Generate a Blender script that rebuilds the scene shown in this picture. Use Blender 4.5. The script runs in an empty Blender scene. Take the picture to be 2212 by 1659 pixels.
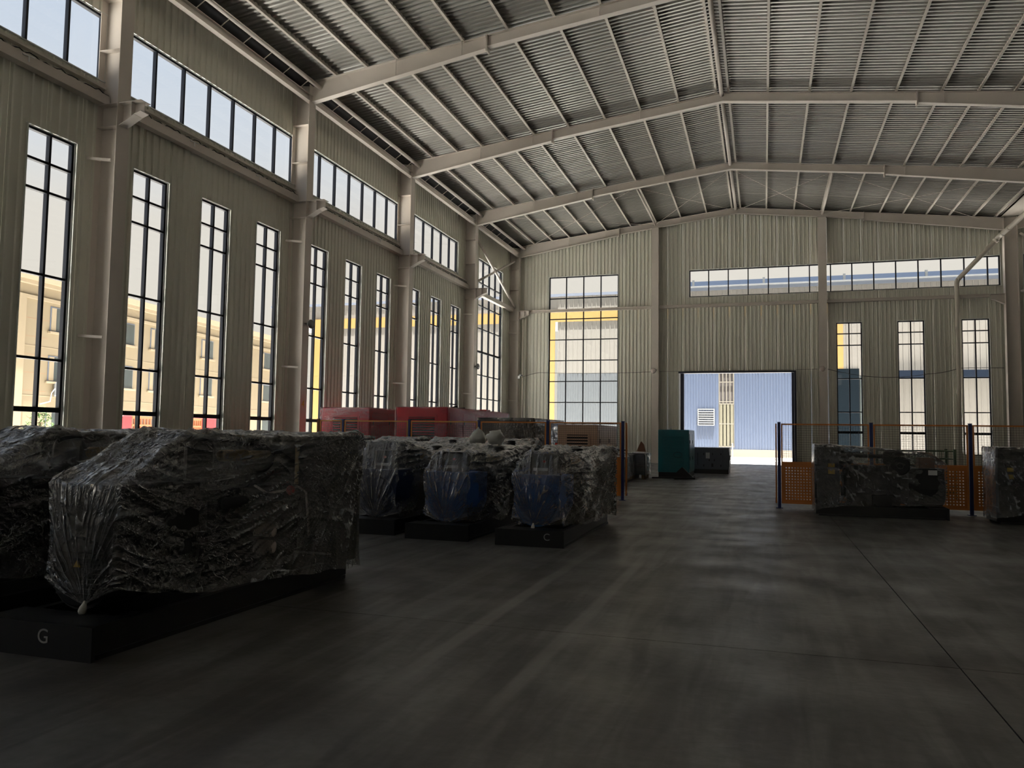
import bpy, math, random
import numpy as np
from mathutils import Vector, Matrix, noise

random.seed(7)
C = bpy.context.scene.collection
S = bpy.context.scene
PI = math.pi

# ------------------------------------------------------------------ camera
HD, PT, RL, FPX = 0.309, 0.065, 0.014, 1704.6
F = Vector((-math.sin(HD)*math.cos(PT), math.cos(HD)*math.cos(PT), math.sin(PT)))
R0 = Vector((math.cos(HD), math.sin(HD), 0)); U0 = R0.cross(F)
RR = R0*math.cos(RL) + U0*math.sin(RL); UU = -R0*math.sin(RL) + U0*math.cos(RL)
cam = bpy.data.cameras.new('camera'); co = bpy.data.objects.new('camera', cam); C.objects.link(co)
M = Matrix((RR, UU, -F)).transposed().to_4x4(); M.translation = Vector((1.399, -45.497, 1.45))
co.matrix_world = M
cam.sensor_width = 36; cam.lens = 36*FPX/2212; cam.clip_start = .05; cam.clip_end = 400
S.camera = co

# ------------------------------------------------------------------ world, sun, exposure
w = bpy.data.worlds.new('world'); S.world = w; w.use_nodes = True
nt = w.node_tree; nt.nodes.clear()
out = nt.nodes.new('ShaderNodeOutputWorld'); bg = nt.nodes.new('ShaderNodeBackground')
tc = nt.nodes.new('ShaderNodeTexCoord'); sp = nt.nodes.new('ShaderNodeSeparateXYZ'); cr = nt.nodes.new('ShaderNodeValToRGB')
nt.links.new(tc.outputs['Generated'], sp.inputs[0]); nt.links.new(sp.outputs['Z'], cr.inputs[0])
nt.links.new(cr.outputs[0], bg.inputs[0]); nt.links.new(bg.outputs[0], out.inputs[0])
el = cr.color_ramp.elements
el[0].position = 0.0; el[0].color = (.84, .77, .66, 1)
el[1].position = 1.0; el[1].color = (.34, .50, .90, 1)
for p, c in ((.24, (.82, .77, .70, 1)), (.33, (.72, .76, .82, 1)), (.50, (.58, .68, .84, 1))):
    e = el.new(p); e.color = c
bg.inputs[1].default_value = 0.44
sun = bpy.data.lights.new('sun', 'SUN'); sun.energy = 26.0; sun.angle = math.radians(.6); sun.color = (1, .95, .87)
so = bpy.data.objects.new('sun', sun); C.objects.link(so)
sd = Vector((-.10, .14, -1.0)).normalized()
so.rotation_euler = sd.to_track_quat('-Z', 'Y').to_euler(); so.location = (5, -30, 60)
S.view_settings.view_transform = 'Standard'; S.view_settings.look = 'None'
S.view_settings.gamma = 1; S.view_settings.use_curve_mapping = False
S.view_settings.exposure = 1.20

# ------------------------------------------------------------------ materials
def mat(name, col, rough=.6, metal=0, var=0, vscale=3.0, vcol=None, bump=0, bscale=40, spec=.5, stretch=None, det=4):
    m = bpy.data.materials.new(name); m.use_nodes = True
    n = m.node_tree; b = n.nodes['Principled BSDF']
    b.inputs['Base Color'].default_value = (*col, 1); b.inputs['Roughness'].default_value = rough
    b.inputs['Metallic'].default_value = metal; b.inputs['Specular IOR Level'].default_value = spec
    tcn = None
    def coord():
        nonlocal tcn
        if tcn is None:
            t = n.nodes.new('ShaderNodeTexCoord'); mp = n.nodes.new('ShaderNodeMapping')
            n.links.new(t.outputs['Object'], mp.inputs[0])
            if stretch: mp.inputs['Scale'].default_value = stretch
            tcn = mp
        return tcn.outputs[0]
    if var:
        nz = n.nodes.new('ShaderNodeTexNoise'); nz.inputs['Scale'].default_value = vscale; nz.inputs['Detail'].default_value = det
        n.links.new(coord(), nz.inputs['Vector'])
        rp = n.nodes.new('ShaderNodeValToRGB'); rp.color_ramp.elements[0].position = .5-.2/max(var, .2)*.8; rp.color_ramp.elements[1].position = .5+.2/max(var, .2)*.8
        d = vcol or tuple(c*(1-var) for c in col)
        rp.color_ramp.elements[0].color = (*d, 1); rp.color_ramp.elements[1].color = (*col, 1)
        n.links.new(nz.outputs[0], rp.inputs[0]); n.links.new(rp.outputs[0], b.inputs['Base Color'])
    if bump:
        nz = n.nodes.new('ShaderNodeTexNoise'); nz.inputs['Scale'].default_value = bscale; nz.inputs['Detail'].default_value = 5
        n.links.new(coord(), nz.inputs['Vector'])
        bp = n.nodes.new('ShaderNodeBump'); bp.inputs['Strength'].default_value = bump; bp.inputs['Distance'].default_value = .01
        n.links.new(nz.outputs[0], bp.inputs['Height']); n.links.new(bp.outputs[0], b.inputs['Normal'])
    return m

MT = {}
MT['panel'] = mat('painted wall sheet', (.70, .69, .595), .33, var=.12, vscale=1.2, stretch=(1, 1, .15))
MT['panel_far'] = mat('wall skin', (.5, .5, .44), .6)
MT['steel'] = mat('primer cream steel', (.66, .60, .54), .5, var=.10, vscale=2)
MT['purlin'] = mat('purlin steel', (.66, .61, .54), .5, var=.15, vscale=3)
MT['roof'] = mat('bare roof sheet', (.40, .39, .36), .34, metal=.25, var=.28, vscale=.8, bump=.1, bscale=12)
MT['dark_gap'] = mat('gap shade and joint fill', (.02, .022, .028), .6)  # near black, painted shade for the roof gaps; also lies under the floor joints
MT['frame'] = mat('navy black window frame', (.004, .006, .012), .55, spec=.25)
MT['reveal'] = mat('window reveal flashing', (.62, .64, .60), .4)
MT['door_frame'] = mat('dark door frame', (.02, .025, .045), .5)
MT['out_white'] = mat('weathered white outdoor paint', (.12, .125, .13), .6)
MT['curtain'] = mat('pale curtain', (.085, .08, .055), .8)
MT['dim_glass'] = mat('grey window glass outdoors', (.05, .045, .045), .4)
MT['out_red'] = mat('outdoor red', (.30, .02, .025), .5)
MT['out_orange'] = mat('outdoor orange', (.32, .10, .04), .5)
MT['white'] = mat('white enamel', (.75, .76, .76), .35)
MT['grey_pl'] = mat('grey plastic', (.25, .25, .26), .5)
MT['orange'] = mat('orange painted mesh panel', (.75, .25, .04), .45, var=.12, vscale=4)
MT['post_blue'] = mat('blue fence post', (.006, .018, .12), .45)
MT['wire'] = mat('fence wire', (.10, .08, .07), .5)
MT['black'] = mat('black paint', (.010, .011, .013), .42, var=.3, vscale=8)
MT['black_mt'] = mat('matt black iron', (.016, .017, .02), .65, var=.3, vscale=10, bump=.3, bscale=30)
MT['radiator'] = mat('radiator fins', (.02, .02, .022), .5)
MT['engine'] = mat('dark engine casting', (.03, .034, .04), .55, var=.4, vscale=12, bump=.4, bscale=25)
MT['blue'] = mat('blue alternator paint', (.02, .13, .46), .4, var=.15, vscale=6)
MT['navy'] = mat('navy paint', (.010, .024, .085), .4)
MT['brass'] = mat('stainless exhaust tube', (.50, .36, .20), .3, metal=.9)
MT['redp'] = mat('red paint', (.34, .02, .02), .4)
MT['filter'] = mat('pale filter can', (.55, .46, .42), .4)
MT['yellow'] = mat('yellow label', (.70, .45, .02), .5)
MT['paper'] = mat('white label', (.65, .66, .66), .6)
MT['chalk'] = mat('chalk grey lettering', (.38, .38, .38), .8)
MT['teal'] = mat('teal canopy paint', (.004, .15, .19), .35, var=.1, vscale=3)
MT['cyan'] = mat('cyan carton', (.06, .48, .58), .5)
MT['canopy_grey'] = mat('grey canopy paint', (.10, .115, .15), .4)
MT['beige_can'] = mat('tan canopy paint', (.62, .42, .30), .4)
MT['red_can'] = mat('red canopy paint', (.80, .012, .035), .35, var=.12, vscale=2)
MT['amber'] = mat('orange red beacon', (.8, .06, .02), .3)
MT['rubber'] = mat('rubber cable', (.02, .02, .02), .7)
MT['card'] = mat('brown carton', (.24, .11, .06), .7)
MT['concrete_out'] = mat('outdoor concrete', (.66, .65, .63), .85, var=.15, vscale=.6)
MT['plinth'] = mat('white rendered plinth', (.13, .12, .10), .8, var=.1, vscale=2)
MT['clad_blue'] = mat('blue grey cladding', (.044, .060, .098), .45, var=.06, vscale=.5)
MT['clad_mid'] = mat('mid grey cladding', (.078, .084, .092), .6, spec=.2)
MT['gate_dark'] = mat('dark slate gate', (.003, .0055, .008), .9, spec=.05)
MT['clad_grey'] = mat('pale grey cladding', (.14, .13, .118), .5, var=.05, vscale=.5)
MT['clad_yellow'] = mat('yellow cladding', (.22, .135, .04), .5)
MT['roof_blue'] = mat('slate blue roof sheet', (.008, .012, .021), .95, spec=.05, var=.2, vscale=2)
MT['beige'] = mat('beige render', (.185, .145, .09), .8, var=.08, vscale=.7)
MT['beige_lt'] = mat('beige trim', (.215, .17, .11), .8)
MT['glass_dk'] = mat('dark outdoor glass', (.05, .06, .06), .15, var=.3, vscale=2)
MT['truck_red'] = mat('truck red', (.65, .03, .04), .4)
MT['truck_or'] = mat('orange cage steel', (.75, .22, .08), .5)
MT['leaf'] = mat('tree leaf', (.07, .14, .03), .6, var=.4, vscale=3)
MT['bark'] = mat('bark', (.12, .08, .05), .9)
MT['pipe'] = mat('cream pvc pipe', (.60, .55, .47), .35)
MT['bag'] = mat('translucent white bag', (.55, .55, .52), .3, bump=.8, bscale=18)
MT['green_st'] = mat('green stillage', (.05, .10, .05), .6)
MT['wood'] = mat('pallet timber', (.20, .14, .08), .8, var=.3, vscale=8)

def floor_mat():
    m = bpy.data.materials.new('worn concrete floor'); m.use_nodes = True; n = m.node_tree; b = n.nodes['Principled BSDF']
    L = n.links.new; N = n.nodes.new
    t = N('ShaderNodeNewGeometry')
    def noise_(scale, det, mp=None, dist=0):
        z = N('ShaderNodeTexNoise'); z.inputs['Scale'].default_value = scale; z.inputs['Detail'].default_value = det; z.inputs['Distortion'].default_value = dist
        q = N('ShaderNodeMapping'); L(t.outputs['Position'], q.inputs[0])
        if mp: q.inputs['Scale'].default_value = mp
        L(q.outputs[0], z.inputs['Vector']); return z.outputs[0]
    def ramp(i, a, ca, bb, cb):
        r = N('ShaderNodeValToRGB'); r.color_ramp.elements[0].position = a; r.color_ramp.elements[1].position = bb
        r.color_ramp.elements[0].color = (*ca, 1); r.color_ramp.elements[1].color = (*cb, 1); L(i, r.inputs[0]); return r.outputs[0]
    def mul(a, c):
        x = N('ShaderNodeMix'); x.data_type = 'RGBA'; x.blend_type = 'MULTIPLY'; x.inputs[0].default_value = 1; L(a, x.inputs[6]); L(c, x.inputs[7]); return x.outputs[2]
    base = ramp(noise_(.9, 6), .35, (.100, .104, .100), .68, (.155, .153, .150))
    streak = ramp(noise_(1.6, 5, (3.2, .35, 1), .6), .40, (.62, .61, .59), .60, (1.15, 1.14, 1.12))
    stain = ramp(noise_(.55, 3, (1, .6, 1)), .36, (.62, .58, .54), .48, (1, 1, 1))
    fine = ramp(noise_(14, 6), .3, (.85, .85, .85), .7, (1.1, 1.1, 1.1))
    c = mul(mul(mul(base, streak), stain), fine)
    # two pale worn lines running along the hall
    sx = N('ShaderNodeSeparateXYZ'); L(t.outputs['Position'], sx.inputs[0])
    def line(x0, hw, y0, y1, k):
        nonlocal c
        wob = N('ShaderNodeMath'); wob.operation = 'MULTIPLY_ADD'; wob.inputs[1].default_value = .05; wob.inputs[2].default_value = -.025-x0
        L(noise_(1.5, 4), wob.inputs[0])
        a = N('ShaderNodeMath'); a.operation = 'ADD'; L(sx.outputs[0], a.inputs[0]); L(wob.outputs[0], a.inputs[1])
        ab = N('ShaderNodeMath'); ab.operation = 'ABSOLUTE'; L(a.outputs[0], ab.inputs[0])
        lt = N('ShaderNodeMapRange'); lt.inputs[1].default_value = hw+.03; lt.inputs[2].default_value = hw-.01; L(ab.outputs[0], lt.inputs[0])
        yy = N('ShaderNodeMapRange'); yy.inputs[1].default_value = y0; yy.inputs[2].default_value = y0+1.2; L(sx.outputs[1], yy.inputs[0])
        y2 = N('ShaderNodeMapRange'); y2.inputs[1].default_value = y1; y2.inputs[2].default_value = y1-2.5; L(sx.outputs[1], y2.inputs[0])
        m1 = N('ShaderNodeMath'); m1.operation = 'MULTIPLY'; L(lt.outputs[0], m1.inputs[0]); L(yy.outputs[0], m1.inputs[1])
        m2 = N('ShaderNodeMath'); m2.operation = 'MULTIPLY'; L(m1.outputs[0], m2.inputs[0]); L(y2.outputs[0], m2.inputs[1])
        m3 = N('ShaderNodeMath'); m3.operation = 'MULTIPLY'; L(m2.outputs[0], m3.inputs[0]); m3.inputs[1].default_value = k
        x = N('ShaderNodeMix'); x.data_type = 'RGBA'; L(m3.outputs[0], x.inputs[0]); L(c, x.inputs[6]); x.inputs[7].default_value = (.30, .29, .27, 1)
        c = x.outputs[2]
    line(-.68, .05, -41.6, -34.5, .55); line(.02, .045, -42.0, -34.5, .42); line(.36, .07, -41.2, -36.5, .12)
    L(c, b.inputs['Base Color'])
    L(ramp(noise_(1.3, 5), .35, (.34,)*3, .65, (.52,)*3), b.inputs['Roughness'])
    bp = N('ShaderNodeBump'); bp.inputs['Strength'].default_value = .25; bp.inputs['Distance'].default_value = .01
    L(noise_(9, 8, (1, 1.4, 1), .4), bp.inputs['Height']); L(bp.outputs[0], b.inputs['Normal'])
    return m
MT['floor'] = floor_mat()

def glass_mat():
    m = bpy.data.materials.new('window glass'); m.use_nodes = True; n = m.node_tree; n.nodes.clear()
    o = n.nodes.new('ShaderNodeOutputMaterial'); t = n.nodes.new('ShaderNodeBsdfTransparent'); g = n.nodes.new('ShaderNodeBsdfGlossy')
    t.inputs[0].default_value = (.95, .97, .97, 1); g.inputs['Roughness'].default_value = .02
    fr = n.nodes.new('ShaderNodeFresnel'); fr.inputs[0].default_value = 1.45
    x = n.nodes.new('ShaderNodeMixShader'); n.links.new(fr.outputs[0], x.inputs[0]); n.links.new(t.outputs[0], x.inputs[1]); n.links.new(g.outputs[0], x.inputs[2])
    n.links.new(x.outputs[0], o.inputs[0]); return m
MT['glass'] = glass_mat()

def film_mat(name, haze=.012, tint=(.90, .91, .92), fscale=7, gloss=.95, hcol=(.85, .87, .90), bs=1.0, crease=.45, stretch=(1, .7, 1), gm=2.2):
    m = bpy.data.materials.new(name); m.use_nodes = True; n = m.node_tree; n.nodes.clear()
    L = n.links.new; N = n.nodes.new
    o = N('ShaderNodeOutputMaterial'); t = N('ShaderNodeBsdfTransparent'); t.inputs[0].default_value = (*tint, 1)
    g = N('ShaderNodeBsdfGlossy'); g.inputs['Roughness'].default_value = .17; g.inputs[0].default_value = (gloss, gloss, gloss, 1)
    d = N('ShaderNodeBsdfDiffuse'); d.inputs[0].default_value = (*hcol, 1)
    tl = N('ShaderNodeBsdfTranslucent'); tl.inputs[0].default_value = (*hcol, 1)
    dm = N('ShaderNodeMixShader'); dm.inputs[0].default_value = .5; L(d.outputs[0], dm.inputs[1]); L(tl.outputs[0], dm.inputs[2])
    tcx = N('ShaderNodeTexCoord'); mp = N('ShaderNodeMapping'); L(tcx.outputs['Object'], mp.inputs[0]); mp.inputs['Scale'].default_value = stretch
    def rid(sc, dist, wd):
        z = N('ShaderNodeTexNoise'); z.inputs['Scale'].default_value = sc; z.inputs['Detail'].default_value = 3; z.inputs['Distortion'].default_value = dist
        L(mp.outputs[0], z.inputs['Vector'])
        rg = N('ShaderNodeMath'); rg.operation = 'SUBTRACT'; rg.inputs[1].default_value = .5; L(z.outputs[0], rg.inputs[0])
        ab = N('ShaderNodeMath'); ab.operation = 'ABSOLUTE'; L(rg.outputs[0], ab.inputs[0])
        mr = N('ShaderNodeMapRange'); mr.inputs[1].default_value = 0; mr.inputs[2].default_value = wd; mr.inputs[3].default_value = 1; mr.inputs[4].default_value = 0; L(ab.outputs[0], mr.inputs[0])
        return mr.outputs[0], z.outputs[0]
    r1, z1 = rid(fscale, 1.0, .026); r2, z2 = rid(fscale*2.6, .8, .035)
    at = N('ShaderNodeAttribute'); at.attribute_name = 'fold'
    mask = N('ShaderNodeTexNoise'); mask.inputs['Scale'].default_value = fscale*.35; L(mp.outputs[0], mask.inputs['Vector'])
    mk = N('ShaderNodeMapRange'); mk.inputs[1].default_value = .42; mk.inputs[2].default_value = .68; L(mask.outputs[0], mk.inputs[0])
    def mth(op, a, b_):
        x = N('ShaderNodeMath'); x.operation = op
        for i, v in enumerate((a, b_)):
            if isinstance(v, float): x.inputs[i].default_value = v
            else: L(v, x.inputs[i])
        return x.outputs[0]
    cre0 = mth('MAXIMUM', mth('MULTIPLY', r1, mth('ADD', mk.outputs[0], .12)), mth('MULTIPLY', r2, mk.outputs[0]))
    brk = N('ShaderNodeMapRange'); brk.inputs[1].default_value = .40; brk.inputs[2].default_value = .62; L(z1, brk.inputs[0])
    cre = mth('MAXIMUM', cre0, mth('MULTIPLY', at.outputs['Fac'], mth('ADD', brk.outputs[0], .55)))
    bp = N('ShaderNodeBump'); bp.inputs['Strength'].default_value = bs; bp.inputs['Distance'].default_value = .03
    L(mth('ADD', cre, mth('MULTIPLY', z2, .35)), bp.inputs['Height'])
    for q in (g, d, tl): L(bp.outputs[0], q.inputs['Normal'])
    fr = N('ShaderNodeFresnel'); fr.inputs[0].default_value = 1.5; L(bp.outputs[0], fr.inputs[1])
    ad = N('ShaderNodeMath'); ad.operation = 'MULTIPLY_ADD'; ad.use_clamp = True; ad.inputs[1].default_value = gm; ad.inputs[2].default_value = .012; L(fr.outputs[0], ad.inputs[0])
    hz = N('ShaderNodeMapRange'); hz.inputs[3].default_value = haze; hz.inputs[4].default_value = crease; L(mth('POWER', cre, 1.6), hz.inputs[0])
    m1 = N('ShaderNodeMixShader'); L(hz.outputs[0], m1.inputs[0]); L(t.outputs[0], m1.inputs[1]); L(dm.outputs[0], m1.inputs[2])
    m2 = N('ShaderNodeMixShader'); L(ad.outputs[0], m2.inputs[0]); L(m1.outputs[0], m2.inputs[1]); L(g.outputs[0], m2.inputs[2])
    L(m2.outputs[0], o.inputs[0]); return m
MT['film'] = film_mat('clear wrapping film', .014, crease=.65)
MT['film2'] = film_mat('clear wrapping film, far', .016, fscale=6, crease=.55)
MT['film_red'] = film_mat('stretch film', .01, (1, .97, .97), 3.5, .7, (.9, .5, .55), crease=.10, gm=.8, stretch=(.5, .5, 3))
MT['film_brown'] = film_mat('smoky film', .30, (.5, .45, .40), 6, .6, (.20, .165, .13), crease=.6, stretch=(1, 1, .4))

# ------------------------------------------------------------------ mesh helpers
class MB:
    def __init__(s): s.v = []; s.f = []
    def add(s, vs, fs):
        o = len(s.v); s.v += [tuple(p) for p in vs]; s.f += [tuple(i+o for i in f) for f in fs]; return s
    def box(s, x0, x1, y0, y1, z0, z1):
        if x0 > x1: x0, x1 = x1, x0
        if y0 > y1: y0, y1 = y1, y0
        if z0 > z1: z0, z1 = z1, z0
        return s.add([(x0,y0,z0),(x1,y0,z0),(x1,y1,z0),(x0,y1,z0),(x0,y0,z1),(x1,y0,z1),(x1,y1,z1),(x0,y1,z1)],
                     [(0,3,2,1),(4,5,6,7),(0,1,5,4),(1,2,6,5),(2,3,7,6),(3,0,4,7)])
    def bbox(s, x0, x1, y0, y1, z0, z1, c=.02):
        """box with chamfered vertical and top edges"""
        c = min(c, (x1-x0)/2.1, (y1-y0)/2.1, (z1-z0)/2.1)
        def ring(i, z): return [(x0+c+i,y0+i,z),(x1-c-i,y0+i,z),(x1-i,y0+c+i,z),(x1-i,y1-c-i,z),(x1-c-i,y1-i,z),(x0+c+i,y1-i,z),(x0+i,y1-c-i,z),(x0+i,y0+c+i,z)]
        vs = ring(0, z0)+ring(0, z1-c)+ring(c*.6, z1)
        fs = [tuple(range(7, -1, -1)), tuple(range(16, 24))]
        for r in (0, 8):
            for i in range(8): j = (i+1) % 8; fs.append((r+i, r+j, r+8+j, r+8+i))
        return s.add(vs, fs)
    def bar(s, p0, p1, wd, ht, up=(0, 0, 1)):
        p0 = Vector(p0); p1 = Vector(p1); d = (p1-p0).normalized(); u = Vector(up)
        r = d.cross(u)
        if r.length < 1e-4: r = d.cross(Vector((1, 0, 0)))
        r.normalize(); u = r.cross(d).normalized(); r = r*wd/2; u = u*ht/2
        vs = [p0-r-u, p0+r-u, p0+r+u, p0-r+u, p1-r-u, p1+r-u, p1+r+u, p1-r+u]
        return s.add(vs, [(0,1,2,3),(7,6,5,4),(0,4,5,1),(1,5,6,2),(2,6,7,3),(3,7,4,0)])
    def cyl(s, p0, p1, r0, r1=None, n=16, cap=True):
        r1 = r0 if r1 is None else r1; p0 = Vector(p0); p1 = Vector(p1); d = (p1-p0).normalized()
        a = d.orthogonal().normalized(); b = d.cross(a)
        vs = [p0+(a*math.cos(2*PI*i/n)+b*math.sin(2*PI*i/n))*r0 for i in range(n)]+[p1+(a*math.cos(2*PI*i/n)+b*math.sin(2*PI*i/n))*r1 for i in range(n)]
        fs = [(i, (i+1) % n, n+(i+1) % n, n+i) for i in range(n)]
        if cap: fs += [tuple(range(n-1, -1, -1)), tuple(range(n, 2*n))]
        return s.add(vs, fs)
    def tube(s, pts, r, n=8, rs=None):
        pts = [Vector(p) for p in pts]; prev = None; vs = []; fs = []
        for k, p in enumerate(pts):
            d = (pts[min(k+1, len(pts)-1)]-pts[max(k-1, 0)]).normalized()
            if prev is None: a = d.orthogonal().normalized()
            else:
                a = prev-d*prev.dot(d); a = a.normalized() if a.length > 1e-5 else d.orthogonal().normalized()
            prev = a; b = d.cross(a); rr = rs[k] if rs else r
            vs += [p+(a*math.cos(2*PI*i/n)+b*math.sin(2*PI*i/n))*rr for i in range(n)]
        for k in range(len(pts)-1):
            for i in range(n): j = (i+1) % n; fs.append((k*n+i, k*n+j, (k+1)*n+j, (k+1)*n+i))
        fs += [tuple(range(n-1, -1, -1)), tuple(range((len(pts)-1)*n, len(pts)*n))]
        return s.add(vs, fs)
    def lathe(s, p0, axis, prof, n=20):
        """prof: list of (distance along axis, radius)"""
        p0 = Vector(p0); d = Vector(axis).normalized(); a = d.orthogonal().normalized(); b = d.cross(a); vs = []; fs = []
        for h, r in prof: vs += [p0+d*h+(a*math.cos(2*PI*i/n)+b*math.sin(2*PI*i/n))*max(r, .0005) for i in range(n)]
        for k in range(len(prof)-1):
            for i in range(n): j = (i+1) % n; fs.append((k*n+i, k*n+j, (k+1)*n+j, (k+1)*n+i))
        fs += [tuple(range(n-1, -1, -1)), tuple(range((len(prof)-1)*n, len(prof)*n))]
        return s.add(vs, fs)
    def prism(s, poly, axis, a0, a1):
        """poly: 2D points; axis 'x','y','z' extruded between a0 and a1"""
        n = len(poly)
        def P(p, a): return (a, p[0], p[1]) if axis == 'x' else (p[0], a, p[1]) if axis == 'y' else (p[0], p[1], a)
        vs = [P(p, a0) for p in poly]+[P(p, a1) for p in poly]
        fs = [tuple(range(n-1, -1, -1)), tuple(range(n, 2*n))]+[(i, (i+1) % n, n+(i+1) % n, n+i) for i in range(n)]
        return s.add(vs, fs)
    def mesh(s, name, m, smooth=False):
        me = bpy.data.meshes.new(name); me.from_pydata(s.v, [], s.f); me.materials.append(MT[m] if isinstance(m, str) else m)
        if smooth: me.polygons.foreach_set('use_smooth', [True]*len(me.polygons))
        me.update(); return me
    def build(s, name, m, parent=None, smooth=False, loc=None, **kw):
        o = bpy.data.objects.new(name, s.mesh(name, m, smooth)); C.objects.link(o)
        if parent is not None: o.parent = parent
        if loc is not None: o.location = loc
        for k, v in kw.items(): o[k] = v
        return o
def recalc(o):
    import bmesh
    b = bmesh.new(); b.from_mesh(o.data); bmesh.ops.recalc_face_normals(b, faces=b.faces); b.to_mesh(o.data); b.free(); return o
def thing(name, label, cat, loc=(0, 0, 0), rz=0, group=None):
    o = bpy.data.objects.new(name, None); C.objects.link(o); o.location = loc; o.rotation_euler = (0, 0, rz)
    o.empty_display_size = .2
    o['label'] = label; o['category'] = cat
    if group: o['group'] = group
    return o
def tag(o, label, cat, group=None):
    o['label'] = label; o['category'] = cat
    if group: o['group'] = group
    return o
def struct(name, loc=(0, 0, 0)):
    o = bpy.data.objects.new(name, None); C.objects.link(o); o.location = loc; o['kind'] = 'structure'; return o
def copy_tree(o, parent=None):
    c = o.copy(); C.objects.link(c); c.parent = parent
    for ch in KIDS(o): copy_tree(ch, c)
    return c
def KIDS(o): return [x for x in list(C.objects) if x.parent is o]
def text_mesh(body, size, depth, name, m, parent, loc, rot):
    cu = bpy.data.curves.new(name, 'FONT'); cu.body = body; cu.size = size; cu.extrude = depth; cu.align_x = 'CENTER'; cu.align_y = 'CENTER'
    t = bpy.data.objects.new(name, cu); C.objects.link(t); bpy.context.view_layer.update()
    me = bpy.data.meshes.new_from_object(t.evaluated_get(bpy.context.evaluated_depsgraph_get())); bpy.data.objects.remove(t); 
    me.materials.clear(); me.materials.append(MT[m]); o = bpy.data.objects.new(name, me); C.objects.link(o)
    o.parent = parent; o.location = loc; o.rotation_euler = rot; return o

# ------------------------------------------------------------------ building dimensions
FR = [0, -7.71, -15.55, -23.40, -31.26, -39.10, -46.95, -54.8, -62.65, -70.5, -78.3]
XW = -13.3                      # inner face of the left wall
XC = -12.68                     # inner flange of the left columns
XR = 13.1                       # inner flange of the right column row
YR = -78.3
def zt(x):                      # top of rafter
    return 14.42-.116*abs(x)
ZBOX = .20                      # purlin depth

# ------------------------------------------------------------------ panelled walls
def panel_wall(root, u0, u1, pw, rib, holes, ztop, place, pm='panel', d=.03, ribh=.032, zbot=0.0, depth_dir=1):
    """panels along u; place(u, d, z) -> world point, d is the distance towards the room"""
    n = int(round((u1-u0)/pw)); pw = (u1-u0)/n
    for k in range(n):
        a = u0+k*pw+.004; b = u0+(k+1)*pw-.004
        cuts = sorted(set([a, b]+[c for h in holes for c in (h[0], h[1]) if a < c < b]))
        mb = MB()
        zt_ = ztop((a+b)/2)
        def spans(x0, x1):
            zs = [(zbot, zt_)]
            for h in holes:
                if h[0] < x1-1e-4 and h[1] > x0+1e-4:
                    ns = []
                    for z0, z1 in zs:
                        if h[3] <= z0 or h[2] >= z1: ns.append((z0, z1)); continue
                        if h[2] > z0: ns.append((z0, h[2]))
                        if h[3] < z1: ns.append((h[3], z1))
                    zs = ns
            return zs
        def slab(x0, x1, z0, z1, d0, d1, ta=0.0):
            vs = [place(x0, d0, z0), place(x1, d0, z0), place(x1, d0, z1), place(x0, d0, z1),
                  place(x0+ta, d1, z0), place(x1-ta, d1, z0), place(x1-ta, d1, z1), place(x0+ta, d1, z1)]
            mb.add(vs, [(0,1,2,3),(7,6,5,4),(0,4,5,1),(1,5,6,2),(2,6,7,3),(3,7,4,0)])
        for x0, x1 in zip(cuts[:-1], cuts[1:]):
            for z0, z1 in spans(x0, x1): slab(x0, x1, z0, z1, -d, 0)
        m = max(1, int(round((b-a)/rib))); 
        for i in range(m):
            c = a+(i+.5)*(b-a)/m; hw = min(.045, rib*.22)
            for z0, z1 in spans(c-hw, c+hw): slab(c-hw, c+hw, z0, z1, 0, ribh, hw*.45)
        if mb.v:
            mb.build('wall_panel', pm, root)

WIN_N = [0]
def make_window(place, u0, u1, z0, z1, mull, trans, outd=-.16, heavy=()):
    """frame, mullions, transoms and one pane per cell; place(u, d, z)"""
    WIN_N[0] += 1
    rt = struct('window_%d' % WIN_N[0])
    def bx(mb, a, b, c, d_, e, f_):
        vs = [place(x, y, z) for z in (e, f_) for (x, y) in ((a, c), (b, c), (b, d_), (a, d_))]
        mb.add(vs, [(0,3,2,1),(4,5,6,7),(0,1,5,4),(1,2,6,5),(2,3,7,6),(3,0,4,7)])
    fw = .055; d0, d1 = -.16, -.06
    mb = MB()
    bx(mb, u0, u1, d0, d1, z0, z0+fw); bx(mb, u0, u1, d0, d1, z1-fw, z1); bx(mb, u0, u0+fw, d0, d1, z0+fw, z1-fw); bx(mb, u1-fw, u1, d0, d1, z0+fw, z1-fw)
    mb.build('window_frame', 'frame', rt)
    mb = MB(); rv = .025
    bx(mb, u0-.05, u1+.05, -.17, .03, z1, z1+rv); bx(mb, u0-.05, u1+.05, -.17, .05, z0-rv, z0); bx(mb, u0-rv, u0, -.17, .03, z0, z1); bx(mb, u1, u1+rv, -.17, .03, z0, z1)
    mb.build('window_reveal', 'reveal', rt)
    us = [u0+fw]+list(mull)+[u1-fw]; zs = [z0+fw]+list(trans)+[z1-fw]
    for x in mull: mb = MB(); bx(mb, x-.028, x+.028, d0+.01, d1+.01, z0+fw, z1-fw); mb.build('mullion', 'frame', rt)
    for z in trans:
        h = .055 if z in heavy else .028
        mb = MB(); bx(mb, u0+fw, u1-fw, d0+.01, d1+.012, z-h, z+h); mb.build('transom', 'frame', rt)
    for a, b in zip(us[:-1], us[1:]):
        for c, d_ in zip(zs[:-1], zs[1:]):
            mb = MB(); mb.add([place(a, -.11, c), place(b, -.11, c), place(b, -.11, d_), place(a, -.11, d_)], [(0,1,2,3)])
            mb.build('pane', 'glass', rt)
    return rt

# left wall: u = y, room is +x
pl_left = lambda u, d, z: (XW+d, u, z)
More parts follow.
